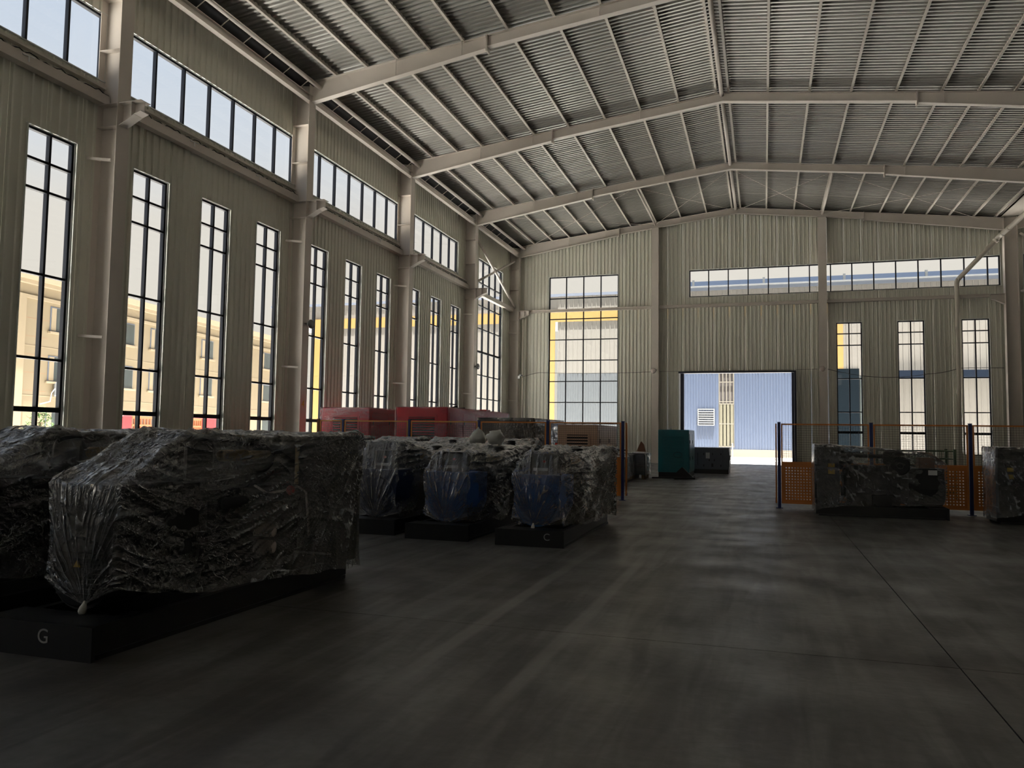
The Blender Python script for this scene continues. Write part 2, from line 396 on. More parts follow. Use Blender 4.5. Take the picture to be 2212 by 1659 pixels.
# end wall: u = x, room is -y
pl_end = lambda u, d, z: (u, .35-d, z)
pl_rear = lambda u, d, z: (u, YR-.35+d, z)
pl_right = lambda u, d, z: (39.8-d, u, z)

left_holes = []; wins = []
LOWT = (1.86, 2.95, 4.75, 6.56, 7.19)
for k in range(8):
    c = FR[k]
    if k == 0:
        left_holes.append((-5.75, -1.6, .9, 11.05)); wins.append((pl_left, -5.75, -1.6, .9, 11.05, (-4.71, -3.67, -2.64), tuple(.9+1.27*i for i in range(1, 8)), (5.98,)))
        continue
    f = FR[k+1]; ln = c-f
    for t in (.205, .52, .835):
        y = f+t*ln
        left_holes.append((y-.615, y+.615, .75, 7.86)); wins.append((pl_left, y-.615, y+.615, .75, 7.86, (y,), LOWT, (1.86,)))
    y0, y1 = f+.02, c-.02
    if k == 1: y1 = -8.75
    ms = [];  y = y0+.62
    while y < y1-.3: ms.append(y); y += 1.035
    left_holes.append((y0, y1, 9.58, 11.18)); wins.append((pl_left, y0, y1, 9.58, 11.18, tuple(ms), (), ()))
end_holes = []
def eh(a, b, z0, z1, m, t, hv=()): end_holes.append((a, b, z0, z1)); wins.append((pl_end, a, b, z0, z1, m, t, hv))
wz = 11.05
eh(-10.95, -6.72, .9, wz, (-9.89, -8.83, -7.78), tuple(wz-.06-1.255*i for i in range(1, 8)), ())
eh(-2.62, 13.06, 9.5, 11.07, tuple(-2.62+1.08*i for i in range(1, 15)), ())
eh(14.1, 20.0, 9.5, 11.07, tuple(14.1+1.08*i for i in range(1, 6)), ())
for x in (5.83, 8.85, 11.87): eh(x-.64, x+.64, .75, 7.80, (x,), (1.86, 2.95, 4.75, 6.56, 7.19), (1.86,))
DOOR = (-3.15, 3.06, 0, 5.14)
end_holes.append(DOOR)

wl = struct('wall_left'); panel_wall(wl, -78.6, .3, .92, .23, left_holes, lambda u: 13.04, pl_left)
we = struct('wall_end'); panel_wall(we, -13.3, 40, .86, .215, end_holes, lambda u: zt(u if u < 13.4 else 26.8-u)-.03, pl_end)
rear_holes = [(-3, 3, 0, 5.1), (-12.4, -3.4, 9.5, 11.07), (3.4, 12.4, 9.5, 11.07)]
wr = struct('wall_rear'); panel_wall(wr, -13.3, 40, 1.8, .45, rear_holes, lambda u: zt(u if u < 13.4 else 26.8-u)+.15, pl_rear)
wg = struct('wall_right'); panel_wall(wg, -78.6, .3, 1.8, .45, [], lambda u: 13.1, pl_right)
for h in wins: make_window(h[0], h[1], h[2], h[3], h[4], h[5], h[6], heavy=h[7])

mb = MB()
for a, b in ((-13.4, 0), (0, 13.4)):
    mb.add([(a,.24,zt(a)-.06),(b,.24,zt(b)-.06),(b,.24,zt(b)+.24),(a,.24,zt(a)+.24),(a,.45,zt(a)-.06),(b,.45,zt(b)-.06),(b,.45,zt(b)+.24),(a,.45,zt(a)+.24)], [(0,1,2,3),(7,6,5,4),(0,4,5,1),(1,5,6,2),(2,6,7,3),(3,7,4,0)])
mb.add([(13.4,.24,zt(13.4)-.1),(40,.24,zt(13.4)-.1),(40,.24,15),(13.4,.24,15),(13.4,.45,zt(13.4)-.1),(40,.45,zt(13.4)-.1),(40,.45,15),(13.4,.45,15)], [(0,1,2,3),(7,6,5,4),(0,4,5,1),(1,5,6,2),(2,6,7,3),(3,7,4,0)])
mb.build('gap_shade_strip', 'dark_gap', we)  # closes the wall top; its dark colour paints the shade above the end rafter
# floor slabs with open joints
fl = struct('floor')
xs = [-13.6, -3.4, 2.59, 8.6, 14.6, 20.6, 26.6, 32.6, 40.1]; ys = [-78.7, -75.7, -69.7, -63.7, -57.7, -51.7, -45.7, -39.7, -33.7, -27.7, -21.7, -15.7, -9.7, -3.7, .5]
sub = MB(); sub.box(-13.6, 40.1, -78.7, .5, -.3, -.06); sub.build('floor_base', 'dark_gap', fl)
g = .0045
for i in range(len(xs)-1):
    for j in range(len(ys)-1):
        mb = MB(); mb.box(xs[i]+g, xs[i+1]-g, ys[j]+g, ys[j+1]-g, -.06, 0); mb.build('floor_slab', 'floor', fl)

# ceiling: roof sheets with ribs running down the slope, purlins along the hall
ce = struct('ceiling')
def roof_panel(y0, y1, xa, za, xb, zb, ribs=3):
    """sheet from ridge (xa,za) to eave (xb,zb)"""
    mb = MB()
    mb.add([(xa,y0,za),(xa,y1,za),(xb,y1,zb),(xb,y0,zb),(xa,y0,za+.03),(xa,y1,za+.03),(xb,y1,zb+.03),(xb,y0,zb+.03)],
           [(0,1,2,3),(7,6,5,4),(0,4,5,1),(1,5,6,2),(2,6,7,3),(3,7,4,0)])
    p = (y1-y0)/ribs
    for i in range(ribs):
        c = y0+(i+.5)*p; a, b, h = .055, .035, .045
        mb.add([(xa,c-a,za),(xa,c+a,za),(xb,c+a,zb),(xb,c-a,zb),(xa,c-b,za-h),(xa,c+b,za-h),(xb,c+b,zb-h),(xb,c-b,zb-h)],
               [(4,7,6,5),(0,3,7,4),(1,5,6,2),(0,4,5,1),(3,2,6,7)])
    return mb
npan = 97; pw = 79.8/npan
pmL = pmR = None
for k in range(npan):
    y0 = -79.1+k*pw
    if k == 0:
        pmL = roof_panel(0, pw-.012, -.02, zt(0)+ZBOX, -13.75, zt(13.75)+ZBOX, 4).mesh('roof_panel', 'roof')
        pmR = roof_panel(0, pw-.012, .02, zt(0)+ZBOX, 13.4, zt(13.4)+ZBOX, 4).mesh('roof_panel', 'roof')
    for me in (pmL, pmR):
        o = bpy.data.objects.new('roof_panel', me); C.objects.link(o); o.parent = ce; o.location = (0, y0, 0)
mb = MB()
for sx_, xa, xb in ((1, 26.8, 13.4), (1, 26.8, 40.2)):
    za = zt(0)+ZBOX; zb = zt(13.4)+ZBOX
    mb.add([(xa,-79.1,za),(xa,.7,za),(xb,.7,zb),(xb,-79.1,zb),(xa,-79.1,za+.04),(xa,.7,za+.04),(xb,.7,zb+.04),(xb,-79.1,zb+.04)], [(0,1,2,3),(7,6,5,4),(0,4,5,1),(1,5,6,2),(2,6,7,3),(3,7,4,0)])
mb.build('far_span_sheet', 'roof', ce)
mb = MB()
for xa, xb in ((0, -13.9), (0, 13.4)):
    za = zt(0)+ZBOX+.05; zb = zt(13.6)+ZBOX+.05
    mb.add([(xa,-79.2,za),(xa,.75,za),(xb,.75,zb),(xb,-79.2,zb),(xa,-79.2,za+.04),(xa,.75,za+.04),(xb,.75,zb+.04),(xb,-79.2,zb+.04)], [(0,1,2,3),(7,6,5,4),(0,4,5,1),(1,5,6,2),(2,6,7,3),(3,7,4,0)])
mb.build('outer_roof_skin', 'roof', ce)
mb = MB(); mb.box(-.35, .35, -79.1, .7, zt(0)+ZBOX+.02, zt(0)+ZBOX+.05); mb.build('ridge_cap', 'roof', ce)
def purlin(x, h=.19, wf=.075):
    s = 1 if x > 0 else -1; z = zt(x)
    mb = MB(); mb.box(x-.004, x+.004, -78.5, .3, z, z+h); mb.box(min(x, x-s*wf), max(x, x-s*wf), -78.5, .3, z, z+.008); mb.box(min(x, x+s*wf), max(x, x+s*wf), -78.5, .3, z+h-.008, z+h)
    mb.box(x-s*wf-.004, x-s*wf+.004, -78.5, .3, z, z+.025)
    mb.build('purlin', 'purlin', ce)
for x in (.26, 1.66, 3.10, 4.50, 5.96, 7.40, 8.53, 9.63, 10.71, 11.83, 12.8): purlin(x); purlin(-x)
for x in (14.0, 15.2, 16.4, 17.6, 18.8, 20.0):
    mb = MB(); z = zt(26.8-x); mb.box(x-.004, x+.07, -78.5, .3, z, z+.012); mb.box(x-.004, x+.004, -78.5, .3, z, z+.19); mb.build('purlin', 'purlin', ce)
# ridge strut tubes between frames, one per bay
for k in range(6):
    mb = MB(); mb.cyl((-.02, FR[k]-.12, zt(0)-.12), (-.02, FR[k+1]+.12, zt(0)-.12), .075, n=12); o = mb.build('ridge_tube', 'steel', ce, smooth=True)
# sag rods: thin ties between purlins
mb = MB()
for k in range(6):
    ym = (FR[k]+FR[k+1])/2
    for yy in (ym-1.3, ym+1.3):
        px = [.26, 1.66, 3.10, 4.50, 5.96, 7.40, 8.53, 9.63, 10.71, 11.83]
        for a, b in zip(px[:-1], px[1:]):
            for s in (-1, 1): mb.bar((s*a, yy, zt(a)+.12), (s*b, yy+.02, zt(b)+.12), .008, .008)
mb.build('sag_rods', 'purlin', ce, kind='stuff')
# eave members along the left wall
mb = MB(); mb.box(-12.83, -12.66, -78.5, 0, 12.27, 12.29); mb.box(-12.755, -12.735, -78.5, 0, 12.29, 12.48); mb.box(-12.83, -12.66, -78.5, 0, 12.48, 12.50); mb.build('eave_strut', 'steel', ce)
mb = MB(); mb.add([(-13.32,-78.5,12.93),(-12.47,-78.5,12.80),(-12.47,0,12.80),(-13.32,0,12.93),(-13.32,-78.5,12.95),(-12.47,-78.5,12.82),(-12.47,0,12.82),(-13.32,0,12.95)], [(0,1,2,3),(7,6,5,4),(0,4,5,1),(1,5,6,2),(2,6,7,3),(3,7,4,0)]); mb.build('eave_shade_sheet', 'dark_gap', ce)  # last piece is an added dark sheet, painting the shaded gap above the strut
mb = MB(); mb.cyl((-12.40, -78.5, 12.74), (-12.40, 0, 12.74), .07, n=10); mb.build('eave_tube', 'steel', ce, smooth=True)
mb = MB()
for k in range(79):
    y = -78+k*.98; mb.bar((-12.72, y, 12.5), (-12.42, y+.05, 12.74), .02, .02)
mb.build('eave_clips', 'purlin', ce, kind='stuff')

# ------------------------------------------------------------------ columns
ORD = ['end wall corner', 'second frame from the end wall', 'third frame from the end wall', 'fourth frame from the end wall, red boxes below', 'nearest frame in view at the top left', 'frame just left of the picture edge', 'frame behind the viewer', 'rear corner']
def make_column(y, label, corner=False):
    t = thing('steel_column', label, 'column', (XC, y, 0), 0, 'steel columns along the left wall')
    fh = .19; top = 12.95
    mb = MB(); mb.box(-.62, -.014, -.006, .006, 0, top); mb.build('web', 'steel', t)
    mb = MB(); mb.box(-.014, 0, -fh, fh, 0, top if True else 12.3); mb.build('inner_flange', 'steel', t)
    mb = MB(); mb.box(-.608, -.594, -fh, fh, 0, 12.9); mb.build('outer_flange', 'steel', t)
    for z in (8.95, 8.42, 10.25, 11.5):
        mb = MB(); mb.box(-.615, -.016, -fh+.005, fh-.005, z-.006, z+.006); mb.build('stiffener', 'steel', t)
    for z in (7.62, 3.55):
        mb = MB(); mb.bar((-.58, -fh-.22, z), (-.1, -fh-.02, z-.02), .05, .06); mb.build('girt_bracket', 'steel', t)
    # bracket for a crane rail
    mb = MB(); mb.box(0, .62, -.15, .15, 8.955, 8.97)
    cb = mb.build('corbel', 'steel', t)
    mb = MB(); mb.prism([(0, 8.955), (.60, 8.955), (.60, 8.72), (.42, 8.66), (0, 8.44)], 'y', -.006, .006); recalc(mb.build('corbel_web', 'steel', cb))
    mb = MB(); mb.bar((0, 0, 8.44), (.42, 0, 8.655), .26, .014); mb.bar((.42, 0, 8.66), (.60, 0, 8.72), .26, .014); mb.build('corbel_flange', 'steel', cb)
    mb = MB(); mb.box(.33, .342, -.13, .13, 8.64, 8.955); mb.build('corbel_stiffener', 'steel', cb)
    if corner: pass
    return t
cols = []
lab = ['cream steel column in the far left corner by the large window', 'cream steel column with crossed braces starting at its top',
       'cream steel column between the two groups of windows above the red boxes', 'cream steel column carrying the orange number four on its face',
       'cream steel column nearest at the left, beside the tallest tall window', 'cream steel column outside the picture on the left',
       'cream steel column level with the viewer on the left', 'cream steel column behind the viewer on the left, third back', 'cream steel column behind the viewer on the left, fourth back', 'cream steel column behind the viewer on the left, fifth back', 'cream steel column at the rear left corner']
for y, l in zip(FR, lab): cols.append(make_column(y, l))
cols[0].location.y = -.12
text_mesh('4', .34, .002, 'number_mark', 'yellow', cols[3], (.004, -.02, 2.35), (PI/2, 0, PI/2))
# right hand column row
for k in range(11):
    y = FR[k]-(.12 if k == 0 else 0)
    t = thing('steel_column', ['cream steel column at the far right under the rain pipe elbow', 'cream steel column just outside the right picture edge', 'cream steel column further along the right hand row', 'cream steel column right of the black engines', 'cream steel column right of the viewer', 'cream steel column right behind the viewer', 'cream steel column near the rear on the right', 'cream steel column third behind the viewer on the right', 'cream steel column fourth behind the viewer on the right', 'cream steel column fifth behind the viewer on the right', 'cream steel column at the rear right'][k], 'column', (XR, y, 0))
    mb = MB(); mb.box(.014, .60, -.006, .006, 0, 12.9); mb.build('web', 'steel', t)
    mb = MB(); mb.box(0, .014, -.19, .19, 0, 12.9); mb.build('inner_flange', 'steel', t)
    mb = MB(); mb.box(.60, .614, -.19, .19, 0, 12.9); mb.build('outer_flange', 'steel', t)
    mb = MB(); mb.box(-.62, 0, -.15, .15, 8.955, 8.97); cb = mb.build('corbel', 'steel', t)
    mb = MB(); mb.prism([(0, 8.955), (-.60, 8.955), (-.60, 8.72), (-.42, 8.66), (0, 8.44)], 'y', -.006, .006); recalc(mb.build('corbel_web', 'steel', cb))
    mb = MB(); mb.bar((0, 0, 8.44), (-.42, 0, 8.655), .26, .014); mb.bar((-.42, 0, 8.66), (-.60, 0, 8.72), .26, .014); mb.build('corbel_flange', 'steel', cb)
# end wall columns
for x, l in ((-4.5, 'cream steel end wall column left of the open door with a round lamp'), (4.5, 'cream steel end wall column right of the open door with a round lamp')):
    t = thing('end_wall_column', l, 'column', (x, .32, 0))
    mb = MB(); mb.box(-.20, .20, -.50, -.486, 0, zt(x)-.35); mb.build('inner_flange', 'steel', t)
    mb = MB(); mb.box(-.006, .006, -.486, -.02, 0, zt(x)-.35); mb.build('web', 'steel', t)
    mb = MB(); mb.box(-.20, .20, -.03, -.012, 0, zt(x)-.35); mb.build('outer_flange', 'steel', t)

# ------------------------------------------------------------------ rafters
def rafter(y, label, x0=-12.68, x1=13.1, off=0):
    t = thing('roof_rafter', label, 'rafter', (off, y, 0), 0, 'portal frame rafters')
    def bot(x, s):
        ax = abs(x)
        if s < 0: P = [(0, 14.09), (6.58, 13.25), (12.7, 12.27), (14, 12.06)]
        else: P = [(0, 14.09), (6.58, 13.27), (12.7, 12.33), (14, 12.15)]
        for (a, za), (b, zb) in zip(P[:-1], P[1:]):
            if ax <= b: return za+(zb-za)*(ax-a)/(b-a)
    for s, seg in ((-1, ((0, -6.58), (-6.6, x0))), (1, ((0, 6.58), (6.6, x1)))):
        for i, (a, b) in enumerate(seg):
            mb = MB(); lo, hi = min(a, b), max(a, b)
            dz = .05 if i == 0 else 0
            zb_a = bot(lo, s)+(.06 if (abs(lo) < 6.59 and abs(lo) > 1) else 0); zb_b = bot(hi, s)+(.06 if (abs(hi) < 6.59 and abs(hi) > 1) else 0)
            P = [(lo, zb_a), (hi, zb_b), (hi, zt(hi)), (lo, zt(lo))]
            mb.prism(P, 'y', -.005, .005)
            mb.bar((lo, 0, zb_a), (hi, 0, zb_b), .22, .014); mb.bar((lo, 0, zt(lo)-.008), (hi, 0, zt(hi)-.008), .22, .014)
            recalc(mb.build('beam_outer' if i else 'beam_inner', 'steel', t))
        mb = MB()
        for xx in (s*6.575, s*6.605): mb.box(xx-.008, xx+.008, -.13, .13, bot(6.58, s)-.10, zt(6.6)+.02)
        mb.build('splice_plate', 'steel', t)
        for xx in (9.63, 7.40, 3.10) if s < 0 else (1.66, 3.1, 7.4):
            mb = MB(); mb.bar((s*xx, -.11, bot(xx, s)+.02), (s*xx+.02, -.13, zt(xx)+.1), .04, .006, (1, 0, 0)); mb.build('fly_brace', 'steel', t)
    return t
rl = ['cream roof rafter against the end wall', 'first cream roof rafter in front of the end wall', 'second cream roof rafter in front of the end wall', 'nearest full cream roof rafter at the top of the picture',
      'cream roof rafter above the top edge of the picture', 'cream roof rafter over the viewer', 'cream roof rafter behind the viewer', 'cream roof rafter third behind the viewer', 'cream roof rafter fourth behind the viewer', 'cream roof rafter fifth behind the viewer', 'cream roof rafter at the rear wall']
for y, l in zip(FR, rl): rafter(y-(.1 if y == 0 else 0), l)
t = thing('roof_rafter', 'cream rafter of the neighbouring bay at the right picture edge', 'rafter', (0, -.1, 0))
mb = MB(); mb.prism([(13.7, 12.3), (26.8, 14.1), (26.8, 14.42), (13.7, zt(13.1))], 'y', -.005, .005); mb.bar((13.7, 0, 12.3), (26.8, 0, 14.1), .22, .014); recalc(mb.build('beam', 'steel', t))

# bracing -----------------------------------------------------------
def rods(name, label, cat, segs, r, m='steel', y=None, n=8):
    mb = MB()
    for a, b in segs: mb.cyl(a, b, r, n=n)
    return tag(mb.build(name, m, None, smooth=True), label, cat)
yb0, yb1 = FR[1]+.2, FR[0]-.3
rods('wall_brace', 'cream crossed wall brace falling towards the far left corner', 'brace', [((-12.9, yb0, 11.9), (-12.9, yb1, 9.15))], .07)
rods('wall_brace', 'cream crossed wall brace rising towards the far left corner', 'brace', [((-12.99, yb0, 9.25), (-12.99, yb1, 12.0))], .07)
for i, (xa, xb) in enumerate(((-12.2, -4.5), (-4.5, 0), (0, 4.5), (4.5, 12.2))):
    nm = ['leftmost', 'left of the ridge', 'right of the ridge', 'rightmost'][i]
    rods('roof_tie_rod', 'thin crossed roof tie rods of the last bay, '+nm, 'tie rod', [((xa, FR[1]+.1, zt(xa)-.28), (xb, FR[0]-.2, zt(xb)-.2)), ((xb, FR[1]+.1, zt(xb)-.28), (xa, FR[0]-.2, zt(xa)-.2))], .011)
for x, nm in ((-4.5, 'left'), (4.5, 'right')):
    rods('roof_strut', 'cream tube strut of the last roof bay above the %s end wall column' % nm, 'strut', [((x, FR[1]+.1, zt(x)-.18), (x, FR[0]-.2, zt(x)-.18))], .06)
rods('wall_brace', 'cream crossed brace beyond the far right column, steep one', 'brace', [((14.0, -.3, 9.4), (17.5, -.3, 12.3))], .06)
rods('wall_brace', 'cream crossed brace beyond the far right column, falling from the roof', 'brace', [((13.8, -.35, 12.0), (17.5, -.35, 9.5))], .06)
rods('wall_strut', 'cream tube running right from the far right column at bracket height', 'strut', [((13.8, -.3, 9.05), (17.8, -5.5, 9.05))], .07)

# rail channels along the walls
def rail(name, label, p0, p1, up=True):
    t = thing(name, label, 'rail', (0, 0, 0)); mb = MB(); mb.bar(p0, p1, .10, .16); mb.build('channel', 'steel', t)
    return t
for k in range(6):
    a, b = FR[k+1]+.05, FR[k]-.05
    t = thing('wall_girt', ['cream horizontal wall beam across the large left window', 'cream horizontal wall beam under the farthest strip window', 'cream horizontal wall beam under the middle strip window', 'cream horizontal wall beam under the nearest full strip window', 'cream horizontal wall beam at the left picture edge', 'cream horizontal wall beam outside the left picture edge'][k], 'beam')
    mb = MB(); mb.box(-13.27, -13.05, a, b, 9.16, 9.18); mb.box(-13.07, -13.05, a, b, 8.98, 9.16); mb.box(-13.27, -13.05, a, b, 8.96, 8.98); mb.build('channel', 'steel', t)
    if k:
        mb = MB(); mb.box(-13.28, -13.16, a, b, 9.36, 9.42); mb.build('cable_tray', 'purlin', t)
        mb = MB(); pts = [(-13.1+.012*math.sin(i*1.7), a+(b-a)*i/60, 9.22+.03*math.sin(i*2.3)+.02*math.sin(i*.9)) for i in range(61)]
        mb.tube(pts, .012, 5); mb.build('cable', 'rubber', t, smooth=True)
        for q in (.35, .72):
            y = a+(b-a)*q; mb = MB(); mb.bar((-13.04, y-.12, 9.13), (-12.98, y+.12, 9.13), .03, .02); mb.cyl((-13.0, y, 9.0), (-13.0, y, 9.13), .012, n=8); mb.build('cable_clip', 'white', t)
for (a, b, l) in ((-12.95, -4.72, 'cream horizontal rail on the end wall left of the door column'), (-4.28, 4.28, 'cream horizontal rail on the end wall above the open door'), (4.72, 12.5, 'cream horizontal rail on the end wall over the right windows')):
    t = thing('wall_rail', l, 'rail'); z = 8.97
    mb = MB(); mb.box(a, b, .18, .32, z-.08, z+.08); mb.box(a, b, .12, .18, z+.06, z+.08); mb.box(a, b, .12, .18, z-.08, z-.06); mb.build('channel', 'steel', t)

# rain pipe -----------------------------------------------------------
t = thing('rain_pipe', 'cream rain pipe with elbows running down the end wall at the right', 'pipe', (0, 0, 0))
mb = MB(); mb.tube([(10.95, -.12, 0), (10.95, -.12, 5), (10.95, -.12, 9.62), (10.98, -.16, 9.76), (11.06, -.2, 9.86)], .115, 14); mb.build('down_pipe', 'pipe', t, smooth=True)
mb = MB(); mb.tube([(11.02, -.18, 9.82), (12.62, -1.0, 11.62)], .115, 14); mb.build('sloping_pipe', 'pipe', t, smooth=True)
mb = MB(); mb.tube([(12.55, -.95, 11.55), (12.68, -1.1, 11.72), (12.74, -1.4, 11.76), (12.74, -12, 11.85), (12.74, -30, 11.95)], .12, 14); mb.build('level_pipe', 'pipe', t, smooth=True)
for p, q in (((12.52, -.93, 11.51), (12.62, -.99, 11.62)), ((12.74, -1.5, 11.76), (12.74, -1.62, 11.765)), ((12.74, -2.6, 11.765), (12.74, -2.72, 11.77))):
    mb = MB(); mb.cyl(p, q, .14, n=14); mb.build('pipe_collar', 'pipe', t, smooth=True)
mb = MB(); mb.box(12.95, 13.9, -78.5, 0, 12.92, 12.97); mb.box(12.95, 13.0, -78.5, 0, 12.92, 13.08)
mb.build('valley_gutter', 'steel', ce)
mb = MB(); mb.cyl((-12.45, -.05, 0), (-12.45, -.05, 8.5), .06, n=12)
tag(mb.build('corner_pipe', 'pipe', smooth=True), 'cream thin pipe in the far left corner beside the column', 'pipe')

# door ---------------------------------------------------------------
dr = struct('door_1')
mb = MB(); mb.box(-3.2, 3.1, -.02, .42, 5.10, 5.20); mb.build('door_lintel', 'door_frame', dr)
mb = MB(); mb.box(-3.2, -3.12, -.02, .30, 0, 5.10); mb.build('door_jamb', 'white', dr)
mb = MB(); mb.box(-3.12, -2.92, .30, .55, 0, 5.10); mb.build('door_jamb', 'door_frame', dr)
mb = MB(); mb.box(3.0, 3.10, -.02, .30, 0, 5.10); mb.build('door_jamb', 'door_frame', dr)
mb = MB(); mb.box(2.88, 3.0, .30, .6, .05, 5.10); mb.build('door_leaf_edge', 'door_frame', dr)
mb = MB(); mb.box(-3.1, 3.0, .2, .26, 0, .012); mb.build('door_track', 'door_frame', dr)
d2 = struct('door_2')
mb = MB(); mb.box(14.3, 16.6, .14, .30, 0, 3.6); mb.build('door_leaf', 'navy', d2); mb = MB(); mb.box(14.2, 16.7, .10, .30, 3.6, 3.75); mb.build('door_lintel', 'door_frame', d2)

# wall lamps and camera, wires --------------------------------------------
for x, l in ((-4.58, 'round white wall lamp on the left end wall column'), (4.42, 'round white wall lamp on the right end wall column')):
    t = thing('wall_lamp', l, 'lamp', (x, -.2, 5.24))
    mb = MB(); mb.lathe((0, 0, 0), (0, -1, 0), [(-.02, .05), (.04, .06), (.06, .12), (.12, .155), (.14, .155)], 18); mb.build('shade', 'white', t, smooth=True)
    mb = MB(); mb.lathe((0, -.14, 0), (0, -1, 0), [(0, .15), (.02, .13), (.045, .07), (.055, .01)], 18); mb.build('lens', 'filter', t, smooth=True)
    mb = MB(); mb.bar((.13, 0, -.02), (.2, .02, .08), .02, .02); mb.build('bracket', 'grey_pl', t)
for y, z, l in ((-23.4, 4.95, 'round dish lamp on the left column with the number four'), (-7.71, 4.95, 'round dish lamp on the left column nearest the corner')):
    t = thing('wall_lamp', l, 'lamp', (XC+.03, y+.1, z))
    mb = MB(); mb.lathe((0, 0, 0), (1, -.25, 0), [(-.02, .05), (.04, .07), (.08, .13), (.12, .15), (.13, .15)], 18); mb.build('shade', 'grey_pl', t, smooth=True)
    mb = MB(); mb.bar((0, -.2, 0), (.02, -.05, 0), .03, .03); mb.build('bracket', 'grey_pl', t)
t = thing('security_camera', 'small white and black security camera on the far left corner column', 'camera', (-12.55, -.45, 5.0))
mb = MB(); mb.box(-.06, .06, -.05, .05, -.16, .02); mb.build('mount', 'white', t); mb = MB(); mb.cyl((.05, -.05, .06), (.22, -.12, .02), .05, n=10); mb.build('housing', 'white', t, smooth=True)
mb = MB(); mb.cyl((.2, -.11, .03), (.24, -.13, .015), .055, n=10); mb.build('lens', 'black', t)
def wire(name, label, pts, r=.011):
    mb = MB(); mb.tube(pts, r, 5); return tag(mb.build(name, 'rubber', smooth=True), label, 'cable')
def sag(a, b, s, n=16):
    a = Vector(a); b = Vector(b); return [a.lerp(b, i/n)-Vector((0, 0, s*4*(i/n)*(1-i/n))) for i in range(n+1)]
wire('wire', 'thin wire sagging across the large end window to the lamp', sag((-12.4, -.3, 4.95), (-11.5, .2, 5.25), -.02, 6)+sag((-11.5, .2, 5.25), (-4.75, .2, 5.22), .06)[1:])
wire('wire', 'thin wire above the open door between the two lamps', sag((-4.3, .2, 5.24), (4.2, .2, 5.28), .02), .008)
wire('wire', 'dark cable sagging across the first right window', sag((4.6, .1, 5.3), (9.6, .1, 4.95), .32)+sag((9.6, .1, 4.95), (11.0, .05, 5.22), .06)[1:]+sag((11.0, .05, 5.22), (13.0, -.1, 5.2), -.02)[1:], .014)

#==SPLIT==
# ------------------------------------------------------------------ safety fences
def fence_panel(parent, x0, x1, y, z1=1.78, zm=.95, z0=.10):
    t = .03
    mb = MB()
    for a, b in ((x0, x0+t), (x1-t, x1)): mb.box(a, b, y-.015, y+.015, z0, z1)
    mb.box(x0+t, x1-t, y-.015, y+.015, z1-t, z1); mb.box(x0+t, x1-t, y-.015, y+.015, zm-.015, zm+.03); mb.box(x0+t, x1-t, y-.015, y+.015, z0, z0+t)
    fr = mb.build('panel_frame', 'orange', parent)
    mb = MB(); n = int((x1-x0)/.05)
    for i in range(1, n): x = x0+(x1-x0)*i/n; mb.box(x-.0022, x+.0022, y-.003, y+.001, zm, z1-t)
    for i in range(1, 17): z = zm+(z1-zm)*i/17; mb.box(x0+t, x1-t, y-.001, y+.003, z-.0022, z+.0022)
    mb.build('wire_mesh', 'wire', fr, kind='stuff')
    # perforated sheet: real square holes turned on their corner
    mb = MB(); nx = int((x1-x0-2*t-.08)/.058); nz = int((zm-z0-.14)/.058); ox = x0+t+.04; oz = z0+.07
    px = (x1-x0-2*t-.08)/nx; pz = (zm-z0-.14)/nz; h = .0165
    mb.box(x0+t, ox, y-.001, y+.001, z0+t, zm); mb.box(x1-t-.04, x1-t, y-.001, y+.001, z0+t, zm)
    mb.box(ox, x1-t-.04, y-.001, y+.001, z0+t, oz); mb.box(ox, x1-t-.04, y-.001, y+.001, zm-.07, zm-.01)
    for i in range(nx):
        for j in range(nz):
            cx = ox+(i+.5)*px; cz = oz+(j+.5)*pz; a = px/2; b = pz/2
            mb.add([(cx-a,y,cz-b),(cx+a,y,cz-b),(cx+a,y,cz+b),(cx-a,y,cz+b),(cx,y,cz-h),(cx+h,y,cz),(cx,y,cz+h),(cx-h,y,cz)],
                   [(0,1,4),(1,5,4),(1,2,5),(2,6,5),(2,3,6),(3,7,6),(3,0,7),(0,4,7)])
    mb.build('perforated_sheet', 'orange', fr)
def fence_post(x, y, label, group, mt='post_blue', h=1.80):
    t = thing('fence_post', label, 'post', (x, y, 0), 0, group)
    mb = MB(); mb.bbox(-.032, .032, -.03, .03, .01, h, .006); mb.build('upright', mt, t)
    mb = MB(); mb.box(-.07, .07, -.06, .06, 0, .012); mb.build('base_plate', mt, t)
    mb = MB(); mb.box(-.036, .036, -.034, .034, h, h+.012); mb.build('cap', mt, t)
    return t
GL = 'blue posts of the left safety fence'; GR = 'blue posts of the right safety fence'
LX = [-1.685, -3.47, -5.20, -7.06, -8.93]
pl_ = ['blue fence post at the open end of the left fence', 'blue fence post left of the tan louvred canopy', 'blue fence post between the red box and the smoky wrapped box', 'blue fence post in front of the larger red box', 'blue fence post in front of the farthest left red box']
for x, l in zip(LX, pl_): fence_post(x, -27.4, l, GL)
fence_post(-9.66, -27.4, 'dark brown fence post at the far left end of the fence', GL, 'card')
for (b, a), l in zip(zip(LX[:-1], LX[1:]), ['orange safety fence panel nearest the aisle, left side', 'orange safety fence panel in front of the smoky wrapped box', 'orange safety fence panel before the right half of the large red box', 'orange safety fence panel before the left part of the red boxes']):
    t = thing('mesh_fence', l, 'fence', (0, 0, 0), 0, 'orange panels of the left fence'); fence_panel(t, a+.04, b-.04, -27.4)
t = thing('mesh_fence', 'narrow orange safety fence panel at the far left end', 'fence'); fence_panel(t, -9.61, -8.97, -27.4)
t = thing('gate_leaf', 'open orange gate leaf folded beside the left aisle post', 'gate', (-1.62, -27.33, 0), PI/2+.155); fence_panel(t, .03, 1.55, 0); MB().box(1.45, 1.49, -.02, .02, 0, .12).build('drop_bolt', 'post_blue', t)
